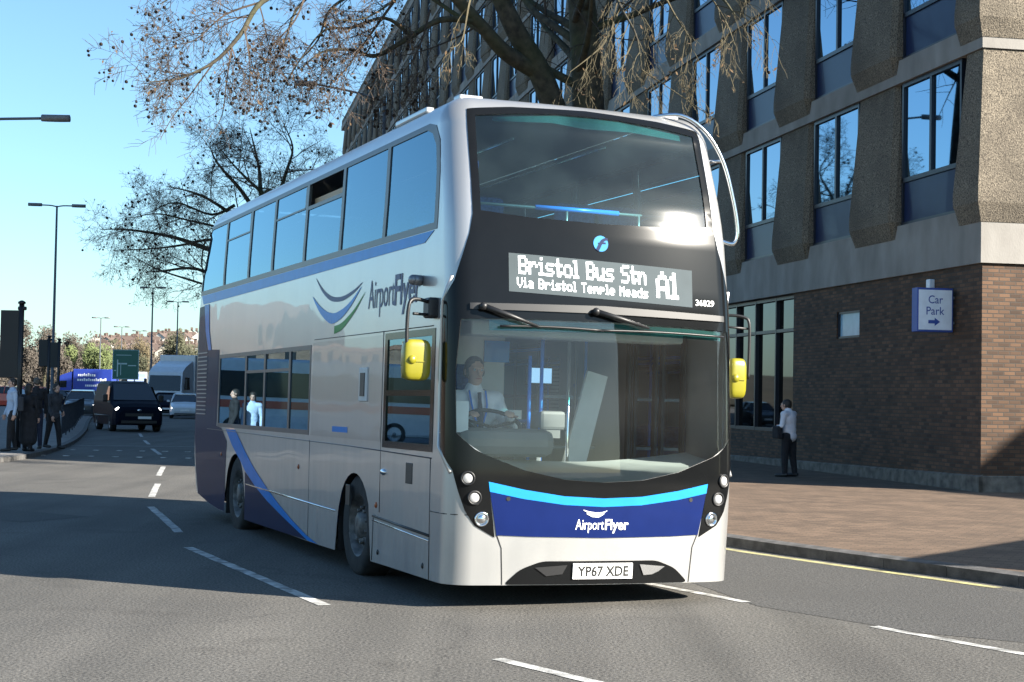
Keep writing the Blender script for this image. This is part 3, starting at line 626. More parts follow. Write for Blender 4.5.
for x in (.47, 2.13):
    mb = MB(); mb.add([surf(*Fx(x + .018 * math.cos(k * math.pi / 5), .90 + .018 * math.sin(k * math.pi / 5)), .0118) for k in range(10)], [tuple(range(10))]); mb.build('tow_cap', MT['black'], navy)
# bumper grille, plate, daytime lamps
grille = patch('bumper_grille', rounded([Fx(.46, .205), Fx(.60, .33), Fx(.78, .395), Fx(1.82, .395), Fx(2.0, .33), Fx(2.14, .205)], .05), MT['gloss_black'], bus, 0.006, step=0.07)
patch('lower_lamp', [Fx(.72, .345), Fx(1.0, .365), Fx(.96, .29), Fx(.82, .275)], MT['black'], grille, 0.016, step=0.06)
patch('lower_lamp', [Fx(1.66, .365), Fx(1.90, .345), Fx(1.84, .305), Fx(1.78, .28), Fx(1.70, .275)], MT['chrome'], grille, 0.016, step=0.06)
pl = patch('number_plate', [Fx(1.05, .250), Fx(1.59, .250), Fx(1.59, .378), Fx(1.05, .378)], MT['plate'], grille, 0.022, step=0.1, thick=.012)
decal_text('plate_lettering', 'YP67 XDE', .080, .465, lambda x, y: Fx(1.088 + x, .274 + y), MT['plateink'], pl, .0235, .03)
patch('bumper_seam', [Fx(.395, .60), Fx(.435, .50), Fx(.455, .205), Fx(.447, .205), Fx(.427, .50), Fx(.385, .60)], MT['black'], bus, 0.003, step=.1)
patch('bumper_seam', [Fx(2.205, .60), Fx(2.165, .50), Fx(2.145, .205), Fx(2.153, .205), Fx(2.173, .50), Fx(2.215, .60)], MT['black'], bus, 0.003, step=.1)
# headlamps
for s in (0, 1):
    for k, (x, z) in enumerate(((.135, 1.06), (.19, .905), (.255, .735))):
        xx = x if s == 0 else 2.6 - x; t, v = Fx(xx, z); p = surf(t, v, .004); n = surf_n(t, v)
        q = n.to_track_quat('Z', 'Y').to_matrix().to_4x4(); q.translation = p
        m = MB(); m.lathe([(.060, -.01), (.060, .012), (.048, .016), (.045, .004)], 20, 0, q)
        h = m.build('headlight', MT['chrome' if k == 2 else 'black'], bus)
        m = MB(); m.lathe([(.040, .0), (.039, .008), (.028, .016), (.012, .020), (.003, .021)], 20, 0, q)
        m.build('lens', MT['lamp'] if k < 2 else MT['chrome'], h)
    t, v = Fx(.275 if s == 0 else 2.325, 1.17)
# silver edging beside the mask, joints of the front corner
mb = MB()
for s in (-1, 1):
    mb = MB(); mb.tube([surf(*q, .006) for q in ([Fx(1.3 + s * 1.275, 2.70), Sy(.385, 2.50, s), Sy(.39, 2.0, s), Sy(.385, 1.6, s), Sy(.375, 1.30, s), Fx(1.3 + s * 1.28, 1.10)])], .016, 8)
    mb.build('windscreen_trim', MT['paint'], bus)
mb = MB()
for z in (.765,): mb.tube([surf(*q, .001) for q in [Fx(.15, z), Fx(.05, z), Sy(.25, z), Sy(.40, z), Sy(.55, z)]], .005, 5)
mb.build('panel_joint', MT['black'], bus)

# ---- wipers
for (xp, zp, xe, ze, b0, b1) in ((.24, 2.445, .70, 2.30, .38, 1.28), (1.21, 2.445, 1.70, 2.33, 1.22, 2.45)):
    w = MB(); p0 = surf(*Fx(xp, zp), .05); p1 = surf(*Fx((xp + xe) / 2, (zp + ze) / 2), .06); p2 = surf(*Fx(xe, ze), .045)
    w.tube([p0, p1, p2], [.026, .020, .009], 8); w.sphere(p0, .034, 10, 6)
    wo = w.build('wiper_arm', MT['black'], bus)
    m = MB(); m.tube([surf(*Fx(b0 + (b1 - b0) * k / 10, 2.292 + .010 * math.sin(k / 10 * math.pi)), .032) for k in range(11)], .011, 6)
    m.build('wiper_blade', MT['black'], wo)

# ---- upper side windows
for s in (-1, 1):
    bounds = ydiv + [None]
    holes = []; panes = []
    for i in range(7):
        y0 = ydiv[i] + .045; y1 = (ydiv[i + 1] - .045) if i < 6 else None
        if i == 0: pl_ = [Sy(.70, UB + .06, s), Sy(.72, 3.60, s), Sy(.78, 3.84, s), Sy(.90, 3.96, s), Sy(1.06, UT - .05, s), Sy(y1, UT - .05, s), Sy(y1, UB + .06, s)]
        elif i == 6: pl_ = [Sy(y0, UB + .06, s), Sy(y0, UT - .05, s), Sy(10.26, UT - .05, s), Sy(10.36, 3.98, s), Sy(10.55, 3.6, s), Sy(10.66, UB + .06, s)]
        else: pl_ = rect_sy(y0, y1, UB + .06, UT - .05, s)
        panes.append(pl_); holes.append(pl_)
    fr = patch('window_frame', side_band(s), MT['frame'], bus, 0.004, holes, step=0.12, thick=.03)
    for i, p in enumerate(panes):
        if s == -1 and i == 2:      # hopper window pushed open
            y0, y1 = ydiv[2] + .045, ydiv[3] - .045
            patch('window', rect_sy(y0, y1, UB + .06, 3.74, s), MT['sideglass'], bus, -.006, step=0.25)
            m = MB(); m.box((.09, y0, 3.80), (.12, y1, 3.86)); m.build('hopper_rail', MT['wood'], bus)
            patch('hopper_bar', rect_sy(y0, y1, 3.73, 3.77, s), MT['frame'], bus, .003, step=.3)
        else:
            w = patch('window', p, MT['sideglass'], bus, -.006, step=0.25)
            if i in (3, 5):
                y0, y1 = ydiv[i] + .045, ydiv[i + 1] - .045
                patch('hopper_bar', rect_sy(y0, y1, 3.755, 3.775, s), MT['frame'], w, .003, step=.3)
                patch('hopper_bar', rect_sy(y0, y0 + .05, 3.76, UT - .06, s), MT['frame'], w, .003, step=.3)
# ---- lower windows, driver's side and nearside
ld = [4.52, 5.42, 6.62, 7.62, 9.22]
lh = [rect_sy(a + .04, b - .04, LB + .05, LT - .05) for a, b in zip(ld[:-1], ld[1:])]
patch('window_frame', low_win, MT['frame'], bus, .004, lh, step=.2, thick=.03)
for i, p in enumerate(lh):
    w = patch('window', p, MT['sideglass'], bus, -.006, step=.25)
    if i in (1, 2): patch('hopper_bar', rect_sy(ld[i] + .04, ld[i + 1] - .04, 1.985, 2.02), MT['frame'], w, .003, step=.3)
cabh = [rect_sy(.62, 1.84, 1.31, 1.715), rect_sy(.62, 1.84, 1.765, 2.22)]
patch('cab_window_frame', rect_sy(.54, 1.92, 1.25, 2.28), MT['gloss_black'], bus, .004, cabh, step=.15, thick=.03)
for p in cabh: patch('cab_window', p, MT['sideglass'], bus, -.006, step=.2)
patch('window', rect_sy(4.0, 9.2, LB, LT, 1), MT['sideglass'], bus, .002, step=.3)
dr = patch('entrance_door', rect_sy(1.06, 2.24, .30, 2.34, 1), MT['sideglass'], bus, .003, step=.3)
m = MB()
for y in (1.08, 1.64, 2.22): m.box((2.57, y - .03, .30), (2.60, y + .03, 2.34))
m.build('door_frame', MT['black'], dr)
# blank panel with ticket slot, fuel flap and small fittings
patch('blank_panel', rect_sy(1.98, 4.44, 1.30, 2.27), paint_mat('panel_silver', (.38, .38, .375)), bus, .003, step=.3)
m = MB(); m.box((-.035, 2.42, 1.66), (.0, 2.68, 1.98), bevel=.01); sl = m.build('vent_slot', MT['inwall'], bus)
m = MB(); m.box((-.042, 2.48, 1.71), (-.03, 2.62, 1.93)); m.build('slot_recess', MT['black'], sl)
patch('vinyl_notice', rect_sy(3.05, 3.6, 1.355, 1.41), MT['blue'], bus, .005, step=.3)
for y, z0, z1, w in ((1.13, .96, 1.14, .09), (2.98, .66, .86, .07)):
    m = MB(); m.box((-.022, y - w, z0), (-.012, y + w, z1), bevel=.004); m.build('filler_flap', MT['black'], bus)
m = MB(); m.sphere((-.02, 1.86, 1.03), .05, 12, 8, 0, (.5, 1.4, .6)); m.build('side_repeater', MT['chrome'], bus)
amber = plain('amber_marker', (.35, .08, .015), .3)
for y, z in ((2.06, .72), (4.9, .95), (8.9, .95)):
    m = MB(); m.sphere((-.018, y, z), .028, 10, 6, 0, (.5, 1, 1)); m.build('side_marker', amber, bus)
m = MB(); m.tube([(-.02, .95, 2.70), (-.10, .93, 2.70)], [.045, .045], 12); m.sphere((-.10, .93, 2.70), .045, 12, 8); m.build('side_camera', MT['steel'], bus)
# skirt seams and strips
def seam(name, pts, mat, r=.006, off=.001):
    m = MB(); m.tube([surf(*Sy(y, z), off) for y, z in pts], r, 5); return m.build(name, mat, bus)
seam('skirt_trim', [(3.42, .58), (5, .60), (7.4, .635)], MT['chrome'], .011)
seam('panel_joint', [(.6, 2.30), (4.4, 2.30)], MT['black'], .005)
seam('panel_joint', [(.55, 1.20), (3, 1.23), (7, 1.25), (9.9, 1.26)], MT['frame'], .006)
seam('panel_joint', [(.56, .56), (2.15, .615)], MT['black'], .014)
seam('skirt_trim', [(.58, .52), (2.15, .575)], MT['chrome'], .008)
seam('panel_joint', [(2.14, .60), (2.16, .21)], MT['black'], .005)
seam('panel_joint', [(.56, .2), (.58, 1.2)], MT['black'], .004)
seam('panel_joint', [(1.96, .66), (1.98, 2.30)], MT['black'], .004)
seam('panel_joint', [(4.45, .22), (4.47, 1.25)], MT['frame'], .003)
for y in (.72, 1.98):
    m = MB(); m.sphere((-.012, y, .30), .026, 10, 6, 0, (.5, 1, 1)); m.build('skirt_lock', MT['black'], bus)
# ---- livery on the side
patch('side_stripe', [Sy(.92, 3.02), Sy(.68, 3.108), Sy(3, 3.110), Sy(6, 3.110), Sy(9, 3.110), Sy(10.64, 3.11), Sy(10.5, 2.985), Sy(8, 2.99), Sy(5, 3.0), Sy(3, 3.01)], MT['cyan'], bus, .004, step=.25)
rear_navy = [Sy(9.25, 2.32), Sy(9.28, 1.31), Sy(8.95, 1.285)] + [Sy(y, z) for y, z in ((8.6, 1.12), (8.62, .9), (8.64, .62))] + [Sy(8.62, .42)] + [Sy(y, bottom(y) + .004) for y in (8.65, 9.0, 9.6, 10.2, 10.6)] + [Sy(10.72, .6), Sy(10.78, 1.2), Sy(10.78, 2.4), Sy(10.75, 2.95), Sy(10.40, 2.96), Sy(10.28, 2.6), Sy(10.05, 2.34)]
patch('rear_livery', rear_navy, MT['darknavy'], bus, .003, step=.2)
patch('rear_stripe', [Sy(10.40, 2.97), Sy(10.24, 2.6), Sy(9.98, 2.33), Sy(9.78, 2.33), Sy(9.98, 2.6), Sy(10.08, 2.97)], MT['blue'], bus, .006, step=.2)
lowcurve = [(8.9, 1.28), (8.2, 1.02), (7.5, .80), (6.9, .63), (6.3, .50), (5.6, .38), (4.9, .27), (4.45, .20)]
wide = [(8.1, 1.28), (7.5, 1.03), (6.95, .83), (6.3, .64), (5.7, .49), (5.1, .36), (4.5, .25), (4.05, .195)]
lw2 = [q for q in lowcurve if q[0] < 7.4]
patch('lower_livery', [Sy(7.49, .78)] + [Sy(*q) for q in lw2] + [Sy(5.5, .198), Sy(7.46, .20), Sy(7.46, .5)], MT['darknavy'], bus, .003, step=.2)
# the blue sweep runs above the arch and down the skirt
patch('swoosh_stripe', [Sy(8.66, 1.275), Sy(8.28, 1.09), Sy(8.05, 1.005), Sy(7.72, .895), Sy(7.50, .80)] + [Sy(*q) for q in lw2] + [Sy(*q) for q in reversed(wide)], MT['blue'], bus, .005, step=.15)
# louvred engine vent at the tail
m = MB()
for k in range(16):
    z = 1.45 + k * .056; m.box((-.03, 10.02, z), (-.004, 10.66, z + .016), mat=None)
m.build('louvre_vent', MT['steel'], bus)
decal_text('operator_lettering', 'Airport', .27, .80, lambda x, y: Sy(2.50 - x, 2.53 + y), MT['greytxt'], bus, .004, .0)
decal_text('operator_lettering', 'Flyer', .27, .72, lambda x, y: Sy(1.70 - x, 2.53 + y), MT['greytxt'], bus, .004, .022)
for nm, mk, pts, wd in (('grey', 'greytxt', [(4.45, 2.95), (4.15, 2.80), (3.8, 2.70), (3.4, 2.68), (3.0, 2.73), (2.72, 2.80)], [.004, .035, .05, .045, .03, .004]),
                        ('blue', 'cyan', [(4.55, 2.76), (4.2, 2.60), (3.8, 2.50), (3.45, 2.52), (3.1, 2.61), (2.75, 2.76)], [.004, .07, .11, .09, .05, .004]),
                        ('green', 'green', [(3.65, 2.375), (3.4, 2.40), (3.15, 2.47), (2.9, 2.56), (2.62, 2.70)], [.08, .07, .05, .03, .004])):
    m = MB(); ribbon(m, [(p.x, p.y) for p in catmull([(a, b, 0) for a, b in pts], 4)], list(np.interp(np.linspace(0, 1, (len(pts) - 1) * 4 + 1), np.linspace(0, 1, len(pts)), wd)), Sy, .004); m.build('swoosh_emblem', MT[mk], bus, fix=False)
# ---- wheels
def wheel(x, y, out):
    q = Matrix.Translation((x, y, .485)) @ Matrix.Rotation(R(90) * out, 4, 'Y')
    m = MB(); m.lathe([(.30, -.13), (.44, -.145), (.475, -.12), (.485, -.06), (.485, .06), (.475, .12), (.44, .145), (.30, .13)], 36, 0, q, caps=False)
    w = m.build('wheel', MT['rubber'], bus)
    m = MB(); m.lathe([(.30, .128), (.285, .12), (.27, .04), (.22, .02), (.20, .06), (.13, .075), (.12, .12), (.05, .13), (.02, .13), (.001, .13)], 30, 0, q, caps=False)
    for k in range(10):
        a = k * math.pi / 5; p = q @ V((.165 * math.cos(a), .165 * math.sin(a), .06)); p2 = q @ V((.165 * math.cos(a), .165 * math.sin(a), .105)); m.cyl(p, p2, .019, 6)
    m.build('rim', MT['hub'], w)
for y in (WF, WR):
    wheel(.16, y, -1); wheel(2.44, y, 1)
for y in (WF, WR):
    for s in (0, 1):
        x0, x1 = (.0, .5) if s == 0 else (2.1, 2.6)
        m = MB(); a = [(y - .57 * math.cos(t), max(.42 + .57 * math.sin(t), .2)) for t in np.linspace(0, math.pi, 17)]
        a = [(a[0][0], .2)] + a + [(a[-1][0], .2)]
        vs_ = [(x0 + .004 if s == 0 else x1 - .004, p, z) for p, z in a] + [(x1 if s == 0 else x0, p, z) for p, z in a]; n = len(a)
        m.add(vs_, [(i, i + 1, n + i + 1, n + i) for i in range(n - 1)]); m.add([((x1 if s == 0 else x0), p, z) for p, z in a], [tuple(range(n))])
        m.build('wheel_arch', MT['black'], bus, fix=False)
# ---- mirrors
m = MB(); m.tube(catmull([(-.01, .60, 2.47), (-.14, .52, 2.50), (-.25, .47, 2.50), (-.29, .45, 2.44), (-.30, .45, 2.25), (-.29, .45, 2.02)], 5), .016, 8)
m.tube(catmull([(-.01, .60, 2.39), (-.15, .52, 2.385), (-.24, .48, 2.385)], 4), .012, 8)
m.box((-.10, .50, 2.36), (.0, .66, 2.53), bevel=.02)
arm = m.build('mirror_arm', MT['black'], bus)
def mirror_head(cx, cy, cz, w, h, d, par, name='mirror_housing'):
    m = MB(); m.pill((cx - w / 2, cy - d / 2, cz - h / 2), (cx + w / 2, cy + d / 2, cz + h / 2)); m.sphere((cx - w * .22, cy - d * .5, cz), .036, 12, 8, 0, (1, .6, 1)); m.box((cx - w * .30, cy - d * .56, cz - h * .05), (cx + w * .30, cy - d * .47, cz - h * .035))
    h_ = m.build(name, MT['yellow'], par)
    m = MB(); m.box((cx - w * .42, cy + d / 2 - .004, cz - h * .44), (cx + w * .42, cy + d / 2 + .004, cz + h * .44)); m.build('mirror_glass', MT['chrome'], h_)
mirror_head(-.205, .48, 2.005, .24, .34, .13, arm)
m = MB(); m.tube(catmull([(2.60, .60, 2.50), (2.74, .52, 2.515), (2.86, .47, 2.50), (2.90, .45, 2.44), (2.905, .45, 2.2), (2.90, .45, 1.95)], 5), .014, 8); m.tube([(2.60, .60, 2.42), (2.74, .52, 2.41), (2.895, .46, 2.40)], .010, 8)
arm2 = m.build('mirror_arm', MT['black'], bus)
mirror_head(2.80, .50, 1.955, .17, .36, .15, arm2)
# ---- branch guard on the nearside corner
m = MB(); m.tube(catmull([(2.03, .72, 4.26), (2.25, .60, 4.275), (2.47, .55, 4.14), (2.645, .53, 3.88), (2.755, .52, 3.52), (2.80, .52, 3.27), (2.78, .53, 3.17), (2.72, .55, 3.16), (2.60, .60, 3.21)], 5), .019, 10)
m.tube([(2.52, .70, 3.90), (2.64, .53, 3.89)], .015, 8); m.build('branch_guard', MT['chrome'], bus)

# ---- inside
m = MB(); m.box((.07, .42, .33), (2.53, 10.55, .38)); m.build('lower_floor', MT['infloor'], bus)
m = MB(); m.box((.05, .62, 2.36), (2.55, 10.6, 2.50)); m.build('upper_floor', MT['inwall'], bus)
m = MB()
m.add([surf(t, v, -.05) for t, v in ([Fx(.10 + 2.4 * k / 12, 1.20 - .16 * math.sin(k / 12 * math.pi)) for k in range(13)])] + [(.10 + 2.4 * k / 12, .85, 1.28 - .10 * math.sin(k / 12 * math.pi)) for k in range(13)], [(i, i + 1, 14 + i, 13 + i) for i in range(12)], 0, True)
m.add([(.10 + 2.4 * k / 12, .85, 1.28 - .10 * math.sin(k / 12 * math.pi)) for k in range(13)] + [(.10 + 2.4 * k / 12, .88, .40) for k in range(13)], [(i, i + 1, 14 + i, 13 + i) for i in range(12)], 0)
m.build('dashboard_top', MT['dashtop'], bus, fix=False)
m = MB(); m.box((.20, .52, 1.22), (1.10, .98, 1.46), bevel=.09); m.build('instrument_binnacle', MT['dash'], bus)
m = MB(); q = Matrix.Translation((.64, .86, 1.50)) @ Matrix.Rotation(R(28), 4, 'X')
m.tube([q @ V((.235 * math.cos(a), .235 * math.sin(a), 0)) for a in np.linspace(0, 2 * math.pi, 33)], .018, 8)
for a in (0.2, math.pi - .2, -math.pi / 2): m.tube([q @ V((.23 * math.cos(a), .23 * math.sin(a), 0)), q @ V((0, 0, -.04))], .014, 6)
m.tube([q @ V((0, 0, -.03)), q @ V((0, -.05, -.25))], .04, 8); m.build('steering_wheel', MT['black'], bus)
m = MB(); m.box((.30, 1.10, .98), (.92, 1.62, 1.13), bevel=.05); m.box((.33, 1.55, 1.1), (.89, 1.68, 1.80), bevel=.06); m.box((.46, 1.58, 1.78), (.76, 1.68, 2.02), bevel=.05); m.box((.45, 1.15, .38), (.75, 1.55, 1.0)); m.build('driver_seat', MT['seatblue'], bus)
m = MB(); m.box((.10, .88, .38), (1.12, 1.72, .70)); m.build('cab_platform', MT['infloor'], bus)
m = MB(); m.box((1.12, 1.02, .38), (1.16, 1.95, 1.45)); m.box((.08, 1.95, .38), (1.16, 2.0, 2.36)); m.build('cab_partition', MT['inwall'], bus)
m = MB(); m.box((1.14, 1.0, 1.45), (1.40, 1.36, 1.62), bevel=.03); m.box((1.2, 1.02, 1.38), (1.34, 1.3, 1.46)); m.build('ticket_machine', MT['dash'], bus)
m = MB(); m.box((.14, .56, 1.42), (.30, .575, 1.68)); m.build('cab_notice', MT['whitetxt'], bus)
m = MB(); m.box((1.36, 1.9, 1.86), (1.64, 1.94, 2.04), bevel=.01); sc_ = m.build('passenger_screen', MT['black'], bus)
m = MB(); m.box((1.38, 1.893, 1.88), (1.62, 1.899, 2.02)); m.build('screen_face', emit('blue_white_screen', (.35, .65, 1.0), .25, (.2, .3, .4)), sc_)
m = MB()
for (x, y) in ((1.16, 1.05), (1.72, 2.35), (1.72, 3.6), (.95, 3.6), (1.72, 5.0), (2.2, 2.4), (1.72, 6.4)): m.cyl((x, y, .38), (x, y, 2.36), .017, 8)
m.cyl((1.16, 1.05, 1.52), (1.16, 1.95, 1.52), .017, 8); m.cyl((2.46, 1.02, 1.02), (1.75, 1.0, 1.02), .017, 8); m.cyl((.95, 2.1, 2.22), (.95, 9, 2.22), .016, 8); m.cyl((1.72, 2.4, 2.22), (1.72, 9, 2.22), .016, 8)
m.cyl((1.62, .90, 1.16), (2.40, .92, 1.16), .022, 8); m.cyl((1.05, 1.06, 1.0), (1.05, 1.06, 2.1), .018, 8)
m.build('lower_handrail', MT['bluerail'], bus)
# white stair panel rising behind the entrance
m = MB(); m.prism([(1.36, .42), (1.60, .42), (1.98, 1.95), (1.78, 2.0)], lambda a, b: V((a, 1.42, b)), lambda a, b: V((a, 1.46, b))); m.build('stair_panel', MT['inwall'], bus)
m = MB()
for z in (.75, 1.25, 1.75): m.box((1.82, 2.7, z), (2.46, 3.9, z + .03))
for y in (2.7, 3.3, 3.9): m.cyl((1.82, y, .38), (1.82, y, 2.3), .017, 8)
m.build('luggage_rack', MT['steel'], bus)
m = MB(); m.cyl((2.14, 2.5, .38), (2.14, 2.5, 2.36), .022, 8); m.cyl((1.40, 1.0, .4), (1.40, 1.0, 2.3), .018, 8); m.build('grab_pole', MT['chrome'], bus)
m = MB(); m.box((.95, 1.93, 2.06), (1.2, 1.945, 2.26)); m.build('cab_sign', MT['blue'], bus)
m = MB(); m.box((1.18, 1.93, 1.30), (1.34, 1.945, 1.62)); m.build('paper_notice', MT['plate'], bus)
m = MB(); m.box((.3, .55, 2.24), (2.3, .9, 2.36), bevel=.02); m.build('front_bulkhead', MT['inwall'], bus)
# upper deck
m = MB(); m.box((.25, .72, 2.5), (2.35, .80, 3.14)); m.build('upper_dash', MT['inwall'], bus)
m = MB(); m.cyl((.30, .80, 3.38), (2.30, .80, 3.38), .014, 8)
for x in (.40, 1.25, 1.95): m.cyl((x, .80, 3.1), (x, .80, 3.38), .014, 8)
m.cyl((.42, .95, 2.5), (.42, .95, 4.1), .014, 8); m.cyl((.42, 2.0, 2.5), (.42, 2.0, 4.1), .014, 8); m.build('upper_handrail', MT['steel'], bus)
m = MB(); m.cyl((.95, .80, 3.385), (1.75, .80, 3.385), .022, 8); m.cyl((.42, .86, 2.6), (.42, .86, 3.75), .017, 8); m.build('upper_handrail', MT['bluerail'], bus)
m = MB(); m.cyl((.85, 1.1, 4.02), (.85, 9.8, 4.02), .013, 8); m.cyl((1.75, 1.1, 4.02), (1.75, 9.8, 4.02), .013, 8); m.build('ceiling_handrail', MT['chrome'], bus)
def seat_mesh(zf):
    m = MB()
    for dx in (0, .46):
        m.box((dx, .0, zf + .38), (dx + .43, .44, zf + .50), bevel=.04); m.box((dx + .01, .38, zf + .46), (dx + .42, .50, zf + 1.08), bevel=.05)
    m.box((.1, .1, zf), (.78, .3, zf + .4)); return m
proto = seat_mesh(2.50).build('seat', MT['seatblue'], bus); proto.location = (.16, 1.35, 0)
for k in range(10):
    for x in (.16, 1.55):
        if k == 0 and x == .16: continue
        if k in (1, 2) and x == 1.55: continue
        c = proto.copy(); COL.objects.link(c); c.parent = bus; c.location = (x, 1.35 + k * .82, 0)
proto2 = seat_mesh(.38).build('seat', MT['seatblue'], bus); proto2.location = (.16, 4.4, 0)
for k in range(6):
    for x in (.16, 1.55):
        if k == 0 and x == .16: continue
        c = proto2.copy(); COL.objects.link(c); c.parent = bus; c.location = (x, 4.4 + k * .80, 0)

# ================================================================== THE SETTING
def sheet(name, pts, z, mat, kind='structure'):
    m = MB(); m.add([(x, y, z) for x, y in pts], [tuple(range(len(pts)))]); o = m.build(name, mat); 
    if kind: o['kind'] = kind
    return o
def offset_line(pts, d):
    out = []
    for i, p in enumerate(pts):
        a = V(pts[max(i - 1, 0)]); b = V(pts[min(i + 1, len(pts) - 1)]); t = (b - a).normalized(); out.append((p[0] - t.y * d, p[1] + t.x * d))
    return out
def smooth2(pts, n=4): return [(p.x, p.y) for p in catmull([(a, b, 0) for a, b in pts], n)]
# the ground runs out to the horizon; the far end lies lower so that it meets the foot of the hill
m = MB(); m.add([(-900, -60, -.02), (900, -60, -.02), (900, 1500, -.02), (-900, 1500, -.02)], [(0, 1, 2, 3)])
gr = m.build('ground', noise_mat('far_ground', (.10, .10, .07), (.16, .15, .11), .05, .95)); gr['kind'] = 'structure'
sheet('road', [(-140, -45), (70, -45), (70, 420), (-140, 420)], 0.0, MT['road'])
RK = smooth2([(16, -12), (11, 4), (7.4, 11), (4.85, 15.4), (2.55, 19.2), (.2, 24.2), (-3.3, 34), (-6.8, 47), (-10.2, 60), (-15.6, 86), (-22, 120), (-36, 190), (-60, 320)], 5)
LK = smooth2([(-60, 26), (-30, 33.5), (-16, 35.6), (-12.6, 36.2), (-11.5, 37.4), (-12.7, 46.4), (-16.0, 61), (-20.3, 78), (-27, 105), (-41, 160), (-75, 300)], 5)
KH = .12
def pavement(name, line, far, mat, side):
    pts = offset_line(line, side * .14)
    m = MB(); P = [(x, y, KH) for x, y in pts] + [(x, y, KH) for x, y in far]; m.add(P, [tuple(range(len(P)))]); o = m.build(name, mat); o['kind'] = 'structure'; return o
def kerb(name, line, side):
    inn = offset_line(line, side * .15); m = MB()
    # separate kerb stones with fine joints
    d = 0
    for i in range(len(line) - 1):
        a, b = V(line[i]), V(line[i + 1]); a2, b2 = V(inn[i]), V(inn[i + 1]); L = (b - a).length; n = max(1, int(round(L / .9)))
        if a.y > 130: n = 1
        for k in range(n):
            u0 = k / n + .004; u1 = (k + 1) / n - .004; q = [a.lerp(b, u0), a.lerp(b, u1), a2.lerp(b2, u1), a2.lerp(b2, u0)]
            z = KH + .004
            vs_ = [(p.x, p.y, -.01) for p in q] + [(p.x, p.y, z - (.02 if j < 2 else 0)) for j, p in enumerate(q)]
            m.add(vs_, [(4, 5, 6, 7), (0, 1, 5, 4), (1, 2, 6, 5), (2, 3, 7, 6), (3, 0, 4, 7)])
    o = m.build(name, MT['kerb']); o['kind'] = 'structure'
pavement('pavement', RK, [(-40, 330), (60, 330), (60, -12)], MT['paver'], -1)
kerb('kerb', RK, -1)
pavement('pavement', LK, [(-110, 300), (-110, 26)], noise_mat('grey_paving', (.13, .125, .12), (.21, .2, .19), 3, .9, .2, 50), 1)
kerb('kerb', LK, 1)
# painted markings
def stripe(name, a, b, w, mat=MT['whiteline'], z=.004):
    a = V(a); b = V(b); t = (b - a).normalized(); n = V((-t.y, t.x)) * w / 2
    n_ = max(2, int((b - a).length / .25)); m = MB(); vs_ = []
    for i in range(n_ + 1):
        p = a.lerp(b, i / n_); j = random.uniform(-.006, .006)
        vs_ += [(p.x + n.x + j, p.y + n.y, z), (p.x - n.x + j, p.y - n.y, z)]
    m.add(vs_, [(2 * i, 2 * i + 1, 2 * i + 3, 2 * i + 2) for i in range(n_)]); o = m.build(name, mat); o['kind'] = 'structure'; return o
random.seed(3)
for a, b in (((-3.5, 17.75), (-1.48, 13.15)), ((-5.25, 23.75), (-3.98, 19.6)), ((-6.4, 29.5), (-5.72, 25.9)), ((-7.7, 36.0), (-6.98, 32.2)), ((-10.3, 46.6), (-9.2, 42.6)), ((-12.2, 54.0), (-11.2, 50.2)), ((-14.2, 62.0), (-13.2, 58.0))): stripe('road_marking', a, b, .11)
for a, b in (((-.06, 10.65), (1.5, 8.55)), ((1.02, 15.6), (2.04, 13.85)), ((2.82, 12.5), (4.6, 9.6)), ((-.6, 18.4), (.1, 17.2))): stripe('road_marking', a, b, .10)
yl = [p for p in offset_line(RK, .24) if 13.5 < p[1] < 60]
m = MB(); wa = offset_line(RK, .22); wb = offset_line(RK, .34); idx = [i for i, p in enumerate(RK) if 15.2 < p[1] < 130]
m.add([(wa[i][0], wa[i][1], .004) for i in idx] + [(wb[i][0], wb[i][1], .004) for i in idx], [(k, k + 1, len(idx) + k + 1, len(idx) + k) for k in range(len(idx) - 1)]); o = m.build('yellow_line', MT['yellowline']); o['kind'] = 'structure'
# crossing studs in two rows and the stop line beyond
m = MB()
for (a, b, n) in (((-13.3, 44.6), (-6.4, 44.9), 12), ((-12.4, 40.8), (-5.6, 40.6), 12)):
    for k in range(n):
        p = V(a).lerp(V(b), k / (n - 1)); m.box((p.x - .07, p.y - .09, 0), (p.x + .07, p.y + .09, .012))
o = m.build('crossing_studs', MT['whiteline']); o['kind'] = 'structure'
stripe('road_marking', (-13.2, 48.2), (-8.6, 49.0), .10)
# repaired asphalt, manhole
sheet('road_patch', [(2.1, 13.6), (3.1, 12.2), (7.3, 9.6), (7.2, 11.0), (4.6, 15.1), (2.3, 18.9), (1.2, 17.6)], .0025, noise_mat('darker_asphalt', (.018, .0175, .0165), (.115, .11, .102), 46, .85, .4, 80, detail=3, c2=(.055, .053, .05), scale2=.6, amt2=.5))
sheet('road_patch', [(-9.2, 22.6), (-6.2, 20.6), (-5.6, 21.7), (-8.8, 24.0)], .002, noise_mat('old_patch', (.02, .0195, .018), (.11, .105, .095), 46, .85, .4, 80, detail=4))
# pavement ramp edge by the wall
# ------------------------------------------------------------------ office block
CB = V((8.5157, 29.374, 0)); FD = V((-.19073, .98164, 0)); OD = V((-.98164, -.19073, 0))
BB = Matrix((FD, OD, V((0, 0, 1)))).transposed().to_4x4(); BB.translation = CB
office = empty('office_block', mat=BB)
tag(office, 'long brown concrete office block with hanging aggregate panels above a dark brick ground floor', 'building')
BLEN, F2 = 139.0, 16.0
LV = [5.32 + 3.4 * k for k in range(8)]
def bandz(k): return (4.30, 5.32) if k == 0 else (LV[k] - .47, LV[k])
